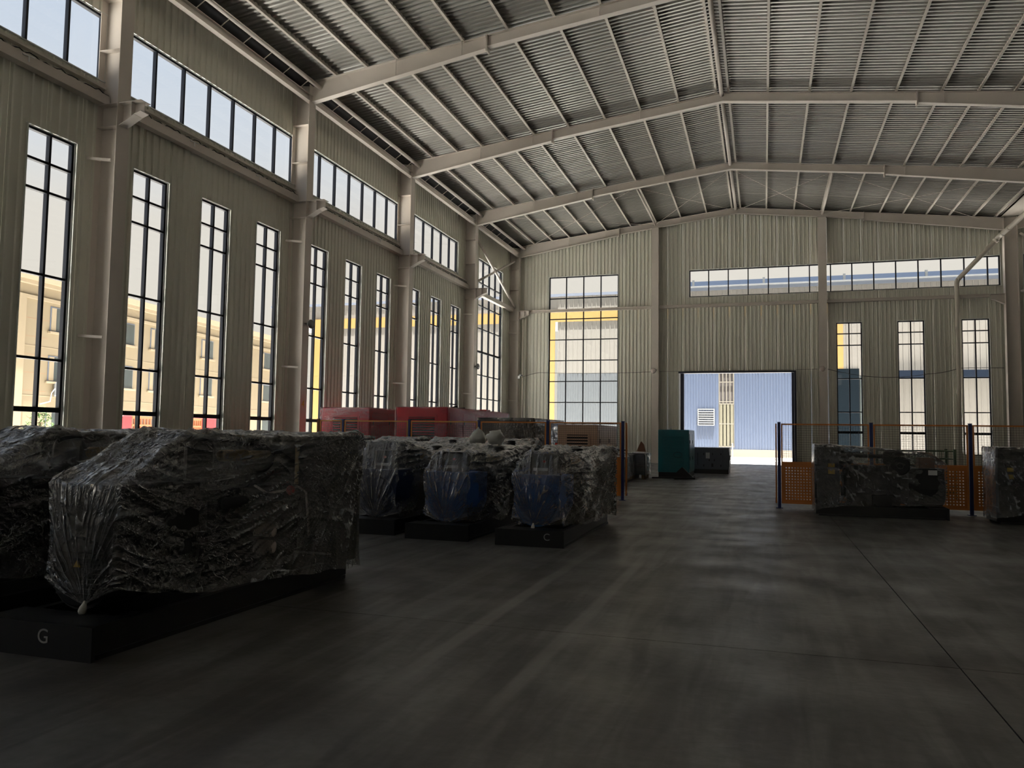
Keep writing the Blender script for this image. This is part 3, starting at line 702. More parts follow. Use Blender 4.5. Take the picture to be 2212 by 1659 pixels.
RX = [1.71, 3.50, 5.30, 7.10]
for x, l in zip(RX, ['blue fence post at the open end of the right fence', 'blue fence post behind the black engine in the middle of the right fence', 'blue fence post between the two black engines', 'blue fence post at the right picture edge']): fence_post(x, -27.8, l, GR)
for (a, b), l in zip(zip(RX[:-1], RX[1:]), ['orange safety fence panel nearest the aisle, right side', 'orange safety fence panel behind the right half of the black engine', 'orange safety fence panel at the right picture edge']):
    t = thing('mesh_fence', l, 'fence', (0, 0, 0), 0, 'orange panels of the right fence'); fence_panel(t, a+.04, b-.04, -27.8)
t = thing('gate_leaf', 'open orange gate leaf folded beside the right aisle post', 'gate', (1.65, -27.75, 0), PI/2-.012); fence_panel(t, .03, 1.5, 0); MB().box(1.40, 1.44, -.02, .02, 0, .12).build('drop_bolt', 'post_blue', t)

# ------------------------------------------------------------------ film covers
def ridge(v): return 1-abs(2*v-1)*2 if False else 1-abs(v)*2.2
def cover(name, secs, parent=None, mt='film', nS=90, nT=96, amp=.03, tie=None, tie2=None, corner=None, seed=0, knot=True, swag=0.0):
    """clear film draped over a machine. secs: (y, xl, xr, ztop, zhemL, zhemR); tie: point to which the front end is gathered"""
    ys = [s[0] for s in secs]
    def sec(y):
        for a, b in zip(secs[:-1], secs[1:]):
            if y <= b[0]: k = (y-a[0])/(b[0]-a[0]); return [a[i]+(b[i]-a[i])*k for i in range(6)]
        return list(secs[-1])
    def prof(y, t):
        _, xl, xr, zt_, hl, hr = sec(y); wd = xr-xl; HL = zt_-hl; HR = zt_-hr; tot = HL+wd+HR; s = t*tot
        if s < HL:
            k = s/HL; p = Vector((xl, y, hl+HL*k)); nn = Vector((-1, 0, 0)); p.x += .05*math.sin(PI*k)*(1-k)
        elif s < HL+wd:
            k = (s-HL)/wd; p = Vector((xl+wd*k, y, zt_-.02*math.sin(PI*k))); nn = Vector((0, 0, 1))
        else:
            k = (s-HL-wd)/HR; p = Vector((xr, y, zt_-HR*k)); nn = Vector((1, 0, 0)); p.x -= .05*math.sin(PI*k)*k
        return p, nn
    cn = Vector(corner) if corner else Vector((secs[-1][2], ys[-1], secs[-1][3]))
    c2 = Vector((secs[0][1], ys[0], secs[0][3]))
    folds = []
    def sh(v, w): return max(0.0, 1-abs(v)/w)
    def disp(p, n, k=1.0):
        q = p+Vector((seed*3.1, 0, 0)); v = 0
        r1 = (p-cn); th = math.atan2(r1.z, r1.y+.001*r1.x); rr = r1.length
        n1 = noise.noise(Vector((th*9+seed, rr*.5, seed))); n2 = noise.noise(Vector((th*26+seed, rr*.9, seed+5))); n3 = noise.noise(Vector((q.x*11+q.y*2, q.y*1.1, seed)))
        e2 = (p-c2); a2 = math.atan2(e2.z, e2.y+.001); n4 = noise.noise(Vector((a2*13+seed, e2.length*.7, seed+9)))
        sw_ = noise.noise(Vector(((p.z-.30*((p.y-1.35)/1.1)**2)*7.5, p.y*.3, seed+2))); swm = swag*max(0, min(1, (2.35-p.y)*2.5))
        f1 = ridge(n1); f1b = ridge(n2)
        fo = max(sh(n3, .10), .6*sh(noise.noise(Vector((q.x*26, q.y*2.2, seed))), .12)) if abs(n.z) > .5 else max(sh(n1, .06), .85*sh(n2, .12)*(1-.6*swm), .8*sh(n4, .07)*(1-.6*swm), sh(sw_, .05)*swm)
        folds.append(fo*(.5+.7*min(1, max(0, noise.noise(q*1.7)+.5))))
        f2 = ridge(noise.noise(q*Vector((2.2, 2.6, 1.6)).length*.5))
        f3 = ridge(noise.noise(q*7.0)); f4 = noise.noise(q*16)
        if abs(n.z) > .5: v = .35*f2+.35*f3+.12*f4+.5*ridge(n3)
        else: v = .85*f1*(1-.5*swm)+.45*f1b*(1-.5*swm)+.25*ridge(n4)+.6*swm*ridge(sw_)+.35*f2+.16*f3+.07*f4
        return p+n*(amp*(v-.45)*k+.012)
    V = []; Fc = []
    rows = []
    kf = 26 if tie else 0; kr = 10
    if tie:
        T = Vector(tie)
        for i in range(kf):
            k = (i/kf)
            row = []
            for j in range(nT+1):
                p, n = prof(ys[0], j/nT); k2 = .02+.98*k**.9
                q = T+(p-T)*k2; q.y -= .03*math.sin(PI*k)
                th = math.atan2(p.z-T.z, p.x-T.x)
                dv = .5*ridge(noise.noise(Vector((th*7+seed, k*.8, 3))))+.3*ridge(noise.noise(Vector((th*19, k, 7))))+.25*noise.noise(q*14)
                q = q+Vector((0, -1, 0))*(amp*.9*(dv-.5)*min(1, k*3)*min(1, (1-k)*6))
                folds.append(max(sh(noise.noise(Vector((th*7+seed, k*.8, 3))), .06), .8*sh(noise.noise(Vector((th*19, k, 7))), .11)))
                row.append(q)
            rows.append(row)
    L = ys[-1]-ys[0]
    for i in range(nS+1):
        y = ys[0]+L*i/nS
        row = []
        for j in range(nT+1):
            t = j/nT; p, n = prof(y, t)
            e = min(1, min(i, nS-i)/4) if tie else 1
            q = disp(p, n, .35+.65*e)
            hem = max(0, 1-min(t, 1-t)*18)
            q.z += hem*.03*noise.noise(Vector((y*4, seed, t)))
            row.append(q)
        rows.append(row)
    T2 = Vector(tie2) if tie2 else Vector(((secs[-1][1]+secs[-1][2])/2, ys[-1]+.03, secs[-1][4]))
    for i in range(1, kr+1):
        k = 1-i/kr; row = []
        for j in range(nT+1):
            p, n = prof(ys[-1], j/nT); q = T2+(p-T2)*max(k, .02); q.y = ys[-1]+.02*math.sin(PI*k)+.01*noise.noise(q*8); row.append(q); folds.append(0.0)
        rows.append(row)
    me = bpy.data.meshes.new(name); W_ = nT+1
    V = [tuple(p) for r in rows for p in r]
    Fc = [(a*W_+b, a*W_+b+1, (a+1)*W_+b+1, (a+1)*W_+b) for a in range(len(rows)-1) for b in range(nT)]
    me.from_pydata(V, [], Fc); me.materials.append(MT[mt]); me.polygons.foreach_set('use_smooth', [True]*len(Fc)); me.update()
    at = me.attributes.new('fold', 'FLOAT', 'POINT'); at.data.foreach_set('value', folds)
    o = bpy.data.objects.new(name, me); C.objects.link(o)
    if parent is not None: o.parent = parent
    if tie and knot:
        T = Vector(tie); mb = MB(); mb.lathe(T+Vector((0, 0, .0)), (0, -.35, -.9), [(-.03, .010), (-.01, .014), (.015, .024), (.04, .027), (.058, .018), (.065, .004)], 10)
        k = mb.build('film_knot', 'bag', o, smooth=True)
    return o

# ------------------------------------------------------------------ generator sets
def genset(label, loc, rz=0, W=.94, L=3.2, alt=(.62, .90), paint='blue', eng='engine', body='black', rad_top=1.25, rad_w=1.0, letter=None, group=None, panel=True, ay=.33, disc=True, filt=False, gold=False, shroud=False, lx=.24):
    t = thing('generator_set', label, 'generator', loc, rz, group)
    w2 = W/2
    # skid
    sk = MB()
    for s in (-1, 1):
        x = s*(w2-.05); sk.box(x-.006, x+.006, 0, L, .03, .20); sk.box(min(x, x-s*.06), max(x, x-s*.06), 0, L, .19, .20); sk.box(min(x, x-s*.06), max(x, x-s*.06), 0, L, .03, .04)
    for y in (0, L*.35, L*.7, L-.012): sk.box(-w2+.05, w2-.05, y, y+.012, .03, .20)
    sk.box(-w2, w2, -.02, .012, .0, .215)
    so_ = sk.build('skid_frame', body, t)
    for s in (-1, 1):
        mb = MB(); mb.box(s*(w2-.05)-.03, s*(w2-.05)+.03, .05, L-.05, 0, .03); mb.build('skid_foot', body, so_)
    mb = MB(); mb.box(-w2+.02, w2-.02, -.005, .30, .205, .215); mb.build('skid_plate', body, so_)
    if letter: text_mesh(letter, .13, .001, 'letter_mark', 'chalk', t, (lx, -.0225, .13), (PI/2, 0, 0))
    # alternator: flat top, straight sides, round belly
    aw, az = alt; r = aw/2; zc = .22+r
    poly = [(-r, az), (-r, zc)]+[(-r*math.cos(a), zc-r*math.sin(a)) for a in [PI*i/14 for i in range(1, 14)]]+[(r, zc), (r, az)]
    y1 = ay+.85*L/3.2
    mb = MB(); mb.prism(poly, 'y', ay, y1); al = recalc(mb.build('alternator', paint, t))
    mb = MB(); mb.lathe((0, ay, zc), (0, -1, 0), [(0, r*.92), (.02, r*.92), (.035, r*.86), (.05, r*.5), (.06, r*.2)], 26); mb.build('end_bell', paint, al, smooth=False)
    mb = MB()
    for i in range(9): z = zc-r*.55+i*r*.13; hw = math.sqrt(max(.01, (r*.8)**2-(z-zc)**2)); mb.box(-hw, hw, ay-.058, ay-.04, z-.006, z+.006)
    mb.build('air_slots', paint, al, kind='stuff')
    mb = MB(); mb.bbox(-r-.01, r+.01, ay-.01, ay+.55, az-.005, az+.02, .01); mb.build('terminal_lid', paint, al)
    # control panel
    if panel:
        mb = MB(); mb.bbox(-.12, .20, ay+.10, ay+.34, az+.02, az+.30, .015); cp = mb.build('control_panel', body, t)
        mb = MB(); mb.box(-.08, .13, ay+.094, ay+.099, az+.07, az+.11); mb.build('label_strip', 'paper', cp)
        mb = MB(); mb.box(-.07, .02, ay+.094, ay+.099, az+.16, az+.24); mb.build('display', 'glass_dk', cp)
        mb = MB(); mb.cyl((.08, ay+.10, az+.2), (.08, ay+.07, az+.2), .018, n=10); mb.build('knob', 'redp', cp)
    # flywheel housing, block, sump
    ye = y1; yr = L-.48
    mb = MB(); mb.cyl((0, ye-.02, .52), (0, ye+.12, .52), .29, .27, 22); mb.build('flywheel_housing', eng, t)
    mb = MB(); mb.prism([(-.20, .30), (-.16, .22), (.16, .22), (.20, .30), (.24, .62), (.24, .86), (-.24, .86), (-.24, .62)], 'y', ye+.12, yr-.12); bl = recalc(mb.build('engine_block', eng, t))
    nh = 5; ll = (yr-.14-ye-.14)/nh
    for i in range(nh):
        mb = MB(); y = ye+.14+i*ll; mb.bbox(-.19, .19, y+.015, y+ll-.015, .86, .97, .02); mb.build('cylinder_head', eng, bl)
        mb = MB(); mb.tube([(.24, y+ll/2, .78), (.30, y+ll/2, .80), (.33, y+ll/2, .86)], .028, 8); mb.build('port', eng, bl, smooth=True)
    mb = MB(); mb.tube([(.33, ye+.2, .87), (.34, (ye+yr)/2, .89), (.33, yr-.3, .87)], .045, 10); mb.build('manifold', eng, t, smooth=True)
    mb = MB(); mb.bbox(-.20, .20, yr-.14, yr-.04, .35, .92, .03); mb.build('timing_case', eng, t)
    for x, z, rr in ((0, .45, .11), (.16, .72, .07), (-.12, .78, .06)):
        mb = MB(); mb.lathe((x, yr-.04, z), (0, 1, 0), [(0, rr), (.012, rr), (.018, rr*.8), (.028, rr*.8), (.034, rr), (.046, rr)], 16); mb.build('pulley', body, t)
    # turbo, elbow, air hose
    ty = ye+.35
    zt0 = rad_top-.17
    mb = MB(); mb.lathe((.12, ty+.55, zt0-.04), (0, 1, 0), [(0, .05), (.02, .11), (.07, .13), (.12, .11), (.14, .06), (.2, .055)], 18); mb.build('turbocharger', eng, t, smooth=True)
    mb = MB(); mb.tube([(.12, ty+.7, zt0-.03), (.12, ty+.85, zt0), (.22, ty+.95, zt0-.1), (.30, yr-.05, .9)], .05, 10); mb.build('charge_pipe', eng, t, smooth=True)
    # exhaust flex tube
    flexm = 'brass' if gold else eng
    prof = []; n = 13
    for i in range(n): prof += [(i*.026, .036), (i*.026+.013, .048)]
    mb = MB(); mb.lathe((.20, ty-.05, zt0), (0, 1, 0), prof, 16); fx = mb.build('flexible_exhaust', flexm, t, smooth=True)
    mb = MB(); mb.cyl((.20, ty-.05+n*.026, zt0), (.20, ty+.62, zt0), .036, n=16); mb.build('exhaust_tube', flexm, t, smooth=True)
    if disc:
        mb = MB(); mb.lathe((.06, ty-.12, zt0-.03), (.75, .66, 0), [(-.12, .10), (-.10, .14), (.06, .155), (.09, .15), (.10, .05)], 26); ac = mb.build('air_cleaner', body, t, smooth=False)
        if shroud:
            mb = MB(); mb.tube([(.08+.0*i, ty-.14+.19*math.cos(a), zt0-.05+.18*math.sin(a)) for i, a in enumerate([.5+i*.25 for i in range(8)])], .02, 6); mb.build('guard_arc', body, ac, smooth=True)
        mb = MB(); mb.lathe((.10, ty+.80, zt0+.06), (0, 0, 1), [(0, .08), (.02, .10), (.04, .07), (.06, .10), (.08, .07), (.10, .10), (.12, .06)], 16); mb.build('rubber_bellows', body, t, smooth=True)
    if filt:
        for z in (.60, .46):
            mb = MB(); mb.lathe((.34, ty+.42, z), (.75, .65, -.1), [(-.1, .055), (.05, .058), (.07, .056), (.085, .035), (.09, .01)], 18); mb.build('oil_filter', 'filter', t, smooth=True)
        mb = MB(); mb.cyl((.40, yr-.42, rad_top-.44), (.40, yr-.42, rad_top-.08), .019, n=10); mb.build('sight_tube', 'brass', t, smooth=True)
        mb = MB(); mb.tube([(.26, yr-.85, .99), (.36, yr-.80, .92), (.38, yr-.6, .93), (.40, yr-.40, .96), (.43, yr-.30, .9), (.45, yr-.26, .5)], .011, 6); mb.build('fuel_pipe', 'filter', t, smooth=True)
        mb = MB(); mb.lathe((.40, yr-.55, .93), (1, 0, .1), [(0, .03), (.02, .045), (.05, .04), (.06, .01)], 10); mb.build('red_valve', 'redp', t, smooth=True)
    else:
        mb = MB(); mb.cyl((.33, ty+.4, .38), (.33, ty+.4, .62), .05, n=14); mb.build('oil_filter', eng, t, smooth=True)
    # radiator
    hw = rad_w/2
    mb = MB()
    mb.box(-hw, -hw+.05, L-.42, L-.02, .20, rad_top); mb.box(hw-.05, hw, L-.42, L-.02, .20, rad_top); mb.box(-hw+.05, hw-.05, L-.42, L-.02, rad_top-.06, rad_top); mb.box(-hw+.05, hw-.05, L-.42, L-.02, .2, .28)
    rd = mb.build('radiator_frame', body, t)
    mb = MB(); mb.box(-hw+.05, hw-.05, L-.30, L-.10, .28, rad_top-.06); mb.build('radiator_core', 'radiator', rd)
    mb = MB(); mb.lathe((0, L-.42, .70), (0, 1, 0), [(0, .36), (.02, .38), (.10, .40), (.12, .40)], 28); mb.build('fan_shroud', body, rd)
    mb = MB(); mb.cyl((.15, L-.22, rad_top), (.15, L-.22, rad_top+.035), .035, n=12); mb.build('filler_cap', body, rd)
    for a in range(6):
        an = a*PI/3; mb = MB(); mb.bar((0, L-.45, .70), (.33*math.cos(an), L-.43, .70+.33*math.sin(an)), .09, .006, (0, 1, .4)); mb.build('fan_blade', body, rd)
    mb = MB(); mb.tube([(-.2, yr-.1, .95), (-.3, L-.55, 1.0), (-.3, L-.42, 1.02)], .035, 8); mb.build('coolant_hose', 'rubber', t, smooth=True)
    mb = MB(); mb.bbox(-.40, -.18, ye+.3, ye+.62, .215, .42, .01); mb.build('battery', body, t)
    return t

def blue_cover(W=.94, L=3.2, aw=.62, az=.93, rt=1.27, rw=1.04, pk=1.22, s=0, mt='film', hem=.22, **k):
    a = aw/2+.015
    return [(.29, -a, a, az, hem+.1, hem+.05), (.44, -.17, .26, pk, hem, hem), (.72, -.19, .28, pk+.01, hem, hem), (1.5, -.42, .42, 1.12, hem-.03, hem-.05), (L-.44, -rw/2-.01, rw/2, rt, hem-.03, .20), (L+.0, -rw/2-.01, rw/2+.01, rt+.005, hem-.05, .14)]
def blk_cover(L=3.2, aw=.55, az=1.08, rt=1.45, rw=1.12):
    a = aw/2+.02
    return [(.29, -a+.04, a+.04, az, .42, .38), (1.08, -.22, .24, rt+.01, .24, .22), (1.20, -.24, .26, rt+.005, .24, .2), (1.9, -.40, .40, rt-.05, .22, .20), (L-.46, -rw/2, rw/2, rt-.012, .18, .16), (L+.01, -rw/2, rw/2, rt, .14, .12)]
# front row, black sets
GA = 'film covered black generator sets in the front row'
gk = dict(W=.94, L=3.2, alt=(.52, 1.05), paint='black', eng='black_mt', rad_top=1.42, rad_w=1.10, panel=False, filt=True, gold=True, shroud=True, group=GA)
g1 = genset('black generator set under clear film nearest the viewer on the left, marked G', (-3.06, -41.5, 0), letter='G', lx=.08, **gk)
cover('film_cover', blk_cover(), g1, 'film', 230, 210, .040, tie=(.10, .27, .27), seed=1, swag=1.0)
mb = MB(); mb.prism([(.0, .52), (.06, .52), (.03, .57)], 'y', .262, .266); recalc(mb.build('warning_triangle', 'yellow', g1))
g0 = genset('black generator set under clear film at the left picture edge, second from the viewer', (-4.43, -41.5, 0), **gk)
cover('film_cover', blk_cover(), g0, 'film', 140, 120, .040, tie=(.05, .27, .3), seed=2)
gm = genset('black generator set at the left picture edge, third from the viewer', (-5.80, -41.5, 0), **gk)
cover('film_cover', blk_cover(), gm, 'film', 50, 50, .034, tie=(.05, .27, .3), seed=3)
# second row, blue alternators
GB = 'film covered generator sets with blue alternators'
bk = dict(group=GB, gold=True)
gc = genset('generator set with blue alternator under crumpled film at the row end, marked C', (-1.54, -35.45, 0), letter='C', **bk)
cover('film_cover', blue_cover(), gc, 'film', 170, 170, .060, tie=(-.02, .24, .25), seed=4)
gb = genset('generator set with blue alternator under film, middle of the three', (-2.90, -35.35, 0), **bk)
cover('film_cover', blue_cover(pk=1.20), gb, 'film', 140, 140, .050, tie=(.02, .24, .2), seed=5, knot=False)
ga = genset('generator set with navy alternator under film, left of the three blue ones', (-4.10, -35.15, 0), paint='navy', **bk)
cover('film_cover', blue_cover(pk=1.33), ga, 'film', 130, 130, .050, tie=(.02, .24, .2), seed=6, knot=False)
# row behind, mostly hidden
GC = 'film covered black generator sets behind the blue ones'
for i, (x, y, l) in enumerate(((-4.0, -31.2, 'black generator set under film behind the middle blue one'), (-5.35, -31.3, 'black generator set under film behind the navy one'),
                               (-6.75, -31.2, 'black generator set under film further left in the back row'), (-8.15, -31.4, 'black generator set under film in the back row below the left red box'),
                               (-6.9, -35.6, 'dark generator set under film seen over the nearest black set'), (-8.4, -35.8, 'dark generator set under film with pale pipe seen over the front row'))):
    q = genset(l, (x, y, 0), paint='navy', rad_top=1.33, group=GC, disc=(i < 2), panel=(i % 2 == 0))
    cover('film_cover', blue_cover(pk=1.28, rt=1.37), q, 'film2', 80, 80, .045, tie=(.0, .24, .2), seed=10+i, knot=False)
# white bag lumps on the middle set
def lump(name, label, loc, r, sq, seed):
    mb = MB(); n = 20; m = 14; vs = []; fs = []
    for i in range(m+1):
        ph = PI*i/m
        for j in range(n):
            th = 2*PI*j/n; d = Vector((math.sin(ph)*math.cos(th), math.sin(ph)*math.sin(th), math.cos(ph)))
            k = 1+.28*noise.noise(d*2.4+Vector((seed, 0, 0)))+.12*noise.noise(d*6+Vector((seed, 3, 0)))
            p = d*r*k; p.z *= sq
            if p.z > 0 and sq > .9: p.x *= 1-.5*p.z/r; p.y *= 1-.5*p.z/r
            vs.append(p)
    for i in range(m):
        for j in range(n): fs.append((i*n+j, (i+1)*n+j, (i+1)*n+(j+1) % n, i*n+(j+1) % n))
    mb.add(vs, fs); return tag(mb.build(name, 'bag', None, smooth=True, loc=loc), label, 'bag')
lump('plastic_bag', 'round crumpled white plastic bag on top of the middle blue set', (-3.0, -32.6, 1.41), .15, .8, 1)
lump('plastic_bag', 'pointed white plastic bag on the black set behind', (-3.95, -30.9, 1.40), .17, 1.0, 2)
# right hand black engines in film, side on
GD = 'black engine sets wrapped in film on the right'
k1 = genset('black engine set wrapped in clear film in front of the right fence', (4.62, -28.75, 0), PI/2, W=.8, L=2.27, alt=(.66, .92), paint='black', eng='black_mt', rad_top=1.31, rad_w=.85, panel=False, ay=.04, group=GD)
cover('film_cover', [(0, -.36, .36, 1.02, .3, .3), (.25, -.3, .3, 1.22, .25, .25), (1.2, -.38, .38, 1.30, .22, .22), (1.85, -.44, .44, 1.34, .2, .1), (2.29, -.45, .45, 1.36, .1, .05)], k1, 'film2', 80, 70, .022, tie=None, seed=21)
for z, h in ((.93, .07), (.80, .08)):
    mb = MB(); mb.box(-.428, -.424, 1.93, 2.05, z, z+h)
    mb.build('yellow_label', 'yellow', k1)
mb = MB(); mb.box(-.345, -.341, .16, .31, .82, .91); mb.build('white_label', 'paper', k1)
mb = MB(); mb.lathe((-.30, .78, .98), (-1, 0, 0), [(-.1, .10), (0, .17), (.05, .175), (.06, .15), (.06, .06), (.02, .05)], 26); mb.build('fan_wheel', 'black', k1)
mb = MB(); mb.lathe((-.2, .78, 1.17), (0, 0, 1), [(0, .07), (.03, .12), (.06, .06), (.10, .07)], 16); mb.build('filter_cap', 'black', k1)
mb = MB(); mb.bbox(-.26, .1, .18, .45, .93, 1.14, .01); mb.build('carton', 'card', k1)
k2 = genset('black engine set wrapped in film at the right picture edge', (7.75, -29.0, 0), PI/2, W=.8, L=2.4, alt=(.66, .92), paint='black', eng='black_mt', rad_top=1.33, rad_w=.85, panel=False, ay=.04, group=GD)
cover('film_cover', [(0, -.36, .36, 1.02, .3, .3), (.25, -.3, .3, 1.22, .25, .25), (1.2, -.38, .38, 1.28, .22, .22), (1.9, -.44, .44, 1.33, .2, .1), (2.42, -.45, .45, 1.37, .1, .05)], k2, 'film', 80, 70, .04, tie=None, seed=22)
for z, h in ((.93, .07), (.80, .08)):
    mb = MB(); mb.box(-.432, -.428, 2.14, 2.24, z, z+h); mb.build('yellow_label', 'yellow', k2)
t = thing('stillage', 'dark green wire stillage behind the right fence', 'crate', (5.1, -22.5, 0))
for x in (-.9, .9):
    for y in (-.5, .5): mb = MB(); mb.box(x-.03, x+.03, y-.03, y+.03, 0, 1.25); mb.build('corner_post', 'green_st', t)
mb = MB()
for z in (.3, .55, .8, 1.0, 1.2):
    for y in (-.5, .5): mb.box(-.9, .9, y-.01, y+.01, z-.012, z+.012)
    for x in (-.9, .9): mb.box(x-.01, x+.01, -.5, .5, z-.012, z+.012)
for i in range(13):
    for y in (-.5, .5): mb.box(-.9+.15*i-.006, -.9+.15*i+.006, y-.006, y+.006, .2, 1.2)
mb.build('wire_sides', 'green_st', t); mb = MB(); mb.box(-.9, .9, -.5, .5, .12, .2); mb.build('tray', 'green_st', t)
mb = MB(); mb.bbox(-.7, -.1, -.4, .3, .2, 1.02, .03); mb.build('contents', 'canopy_grey', t)

# ------------------------------------------------------------------ canopied sets
def canopy(name, label, x0, x1, y0, y1, h, m, wrap=None, louvre=True, doors='right', base=.18, group=None, cat='generator'):
    t = thing(name, label, cat, ((x0+x1)/2, (y0+y1)/2, 0), 0, group); w = (x1-x0)/2; l = (y1-y0)/2
    mb = MB(); mb.bbox(-w, w, -l, l, base, h, .02); mb.build('canopy_shell', m, t)
    mb = MB(); mb.box(-w+.02, w-.02, -l-.02, l+.02, 0, base); mb.build('base_frame', 'black', t)
    if louvre:
        lw = w*.52; z0, z1 = (base+h)*.5-.05, h-.28
        mb = MB(); mb.box(-lw-.06, lw+.06, -l-.02, -l-.004, z0-.06, z0); mb.box(-lw-.06, lw+.06, -l-.02, -l-.004, z1, z1+.06); mb.box(-lw-.06, -lw, -l-.02, -l-.004, z0, z1); mb.box(lw, lw+.06, -l-.02, -l-.004, z0, z1)
        fr = mb.build('louvre_frame', m, t); n = int((z1-z0)/.075)
        mb = MB(); mb.box(-lw, lw, -l-.004, -l-.002, z0, z1); mb.build('louvre_back', 'black', fr)
        for i in range(n):
            z = z0+(z1-z0)*(i+.5)/n; mb = MB(); mb.bar((-lw, -l-.016, z), (lw, -l-.016, z), .03, .028, (0, .5, 1)); mb.build('louvre_slat', m, fr)
    nd = max(2, int(l*2/1.0))
    for i in range(nd):
        a = -l+.12+(2*l-.24)*i/nd+.03; b = -l+.12+(2*l-.24)*(i+1)/nd-.03
        mb = MB(); mb.bbox(w-.002, w+.016, a, b, base+.12, h-.15, .006); d = mb.build('door_panel', m, t)
        for zz in (base+.45, h-.5):
            mb = MB(); mb.box(w+.016, w+.03, a+.05, a+.09, zz, zz+.12); mb.build('door_handle', 'black', d)
    return t
def wrap_box(x0, x1, y0, y1, z0, z1, parent, mt, amp=.02, seed=0, flare=0):
    """film wrapped round a box: a finely divided, creased shell"""
    P = []; per = [(x0, y0), (x1, y0), (x1, y1), (x0, y1)]; pts = []; nrm = []
    for k in range(4):
        a = Vector((*per[k], 0)); b = Vector((*per[(k+1) % 4], 0)); L_ = (b-a).length; n = max(8, int(L_/.06)); d = (b-a).normalized(); nn = Vector((d.y, -d.x, 0))
        for i in range(n): pts.append(a.lerp(b, i/n)); nrm.append(nn)
    nz = 34; rows = []
    for j in range(nz+1):
        z = z0+(z1-z0)*j/nz; row = []
        for p, nn in zip(pts, nrm):
            v = ridge(noise.noise(Vector((p.x*1.1+seed, p.y*1.1, z*11))))*.5+.4*ridge(noise.noise(Vector((p.x*3, p.y*3, z*5+seed))))
            q = p+nn*(amp*v+flare*(1-j/nz)); q.z = z; row.append(q)
        rows.append(row)
    n = len(pts); c = Vector(((x0+x1)/2, (y0+y1)/2, z1+.005))
    V = [tuple(q) for r_ in rows for q in r_]; Fc = [(j*n+i, j*n+(i+1) % n, (j+1)*n+(i+1) % n, (j+1)*n+i) for j in range(nz) for i in range(n)]
    for s in (.75, .5, .25, .02):
        base = len(V)
        for q in rows[-1]:
            p = c+(q-c)*s; p.z = z1+.01+.012*noise.noise(p*6); V.append(tuple(p))
        Fc += [(base-n+i, base-n+(i+1) % n, base+(i+1) % n, base+i) for i in range(n)]
    me = bpy.data.meshes.new('film_wrap'); me.from_pydata(V, [], Fc); me.materials.append(MT[mt]); me.polygons.foreach_set('use_smooth', [True]*len(Fc)); me.update()
    o = bpy.data.objects.new('film_wrap', me); C.objects.link(o); o.parent = parent; o.location = -parent.location; return o
r1 = canopy('canopied_generator', 'red canopied generator wrapped in film, the left of the two red boxes', -11.62, -9.99, -24.0, -19.4, 2.22, 'red_can', louvre=True)
wrap_box(-11.66, -9.95, -24.05, -19.35, .2, 2.24, r1, 'film_red', .018, 1)
r2 = canopy('canopied_generator', 'red canopied generator wrapped in film behind the fence, the right and larger red box', -9.07, -7.44, -24.0, -18.2, 2.24, 'red_can', louvre=True)
wrap_box(-9.11, -7.40, -24.05, -18.15, .2, 2.26, r2, 'film_red', .018, 2)
mb = MB(); mb.bar((-.1, -.5, 2.26), (.1, -.3, 2.36), .06, .1); mb.cyl((.1, -.3, 2.28), (.32, -.2, 2.30), .04, n=8); mb.build('lifting_shackle', 'black', r2)
mb = MB(); mb.box(.55, .80, .55, .95, 2.24, 2.30); mb.build('red_stop_flap', 'red_can', r2)
br = canopy('canopied_generator', 'box wrapped in smoky brown creased film between the red box and the tan one', -6.42, -4.86, -24.0, -20.6, 1.90, 'canopy_grey', louvre=False)
wrap_box(-6.47, -4.80, -24.06, -20.5, .1, 1.95, br, 'film_brown', .05, 3, .06)
cover('film_skirt', [(-1.7, .55, .80, 1.90, .3, .3), (-1.0, .6, 1.05, 1.7, .2, .2), (.9, .6, 1.15, 1.5, .2, .2)], br, 'film2', 40, 50, .05, tie=None, seed=31)
bg_ = canopy('canopied_generator', 'tan canopied generator with big louvre behind the left fence', -3.98, -2.86, -24.5, -21.6, 1.77, 'beige_can')
bg_.children[0].data.materials[0] = MT['beige_can']
mb = MB(); mb.cyl((-.62, -1.3, 1.16), (-.62, -1.3, 1.26), .05, .045, 12); mb.cyl((-.62, -1.3, .9), (-.62, -1.3, 1.16), .015, n=6); mb.build('beacon', 'amber', bg_, smooth=True)
mb = MB(); mb.bar((-.3, -.9, 1.8), (-.05, -.8, 1.83), .05, .04); mb.build('lifting_eye', 'black', bg_)
tl = canopy('canopied_generator', 'tall teal canopied generator left of the open door', -2.32, -1.20, -16.0, -13.6, 1.74, 'teal', louvre=False)
mb = MB()
lo = None
for blk in ((.95, 1.56), (.30, .88)):
    n = int((blk[1]-blk[0])/.045)
    for i in range(n):
        z = blk[0]+i*.045; mb = MB(); mb.bar((-.38, -1.205, z), (.38, -1.205, z), .012, .022, (0, .5, 1)); mb.build('louvre_slat', 'teal', tl)
mb = MB(); mb.cyl((-.2, -.6, 1.74), (-.2, -.6, 1.80), .07, n=14); mb.bar((-.2, -.6, 1.83), (.1, -.6, 1.88), .12, .02); mb.build('exhaust_flap', 'paper', tl)
gy = canopy('canopied_generator', 'low grey canopied generator in front of the open door', -1.75, .05, -12.1, -10.4, 1.06, 'canopy_grey', louvre=False)
mb = MB(); mb.bbox(-.16, .66, -.875, -.85, .20, .98, .01); pn = mb.build('control_door', 'canopy_grey', gy)
mb = MB(); mb.box(-.02, .14, -.885, -.876, .62, .86); mb.build('window', 'paper', pn)
for x, z in ((-.1, .8), (-.1, .33), (.58, .8), (.58, .33), (.25, .8), (.12, .55), (.32, .55)):
    mb = MB(); mb.box(x-.02, x+.02, -.888, -.875, z-.04, z+.04); mb.build('latch', 'black', pn)
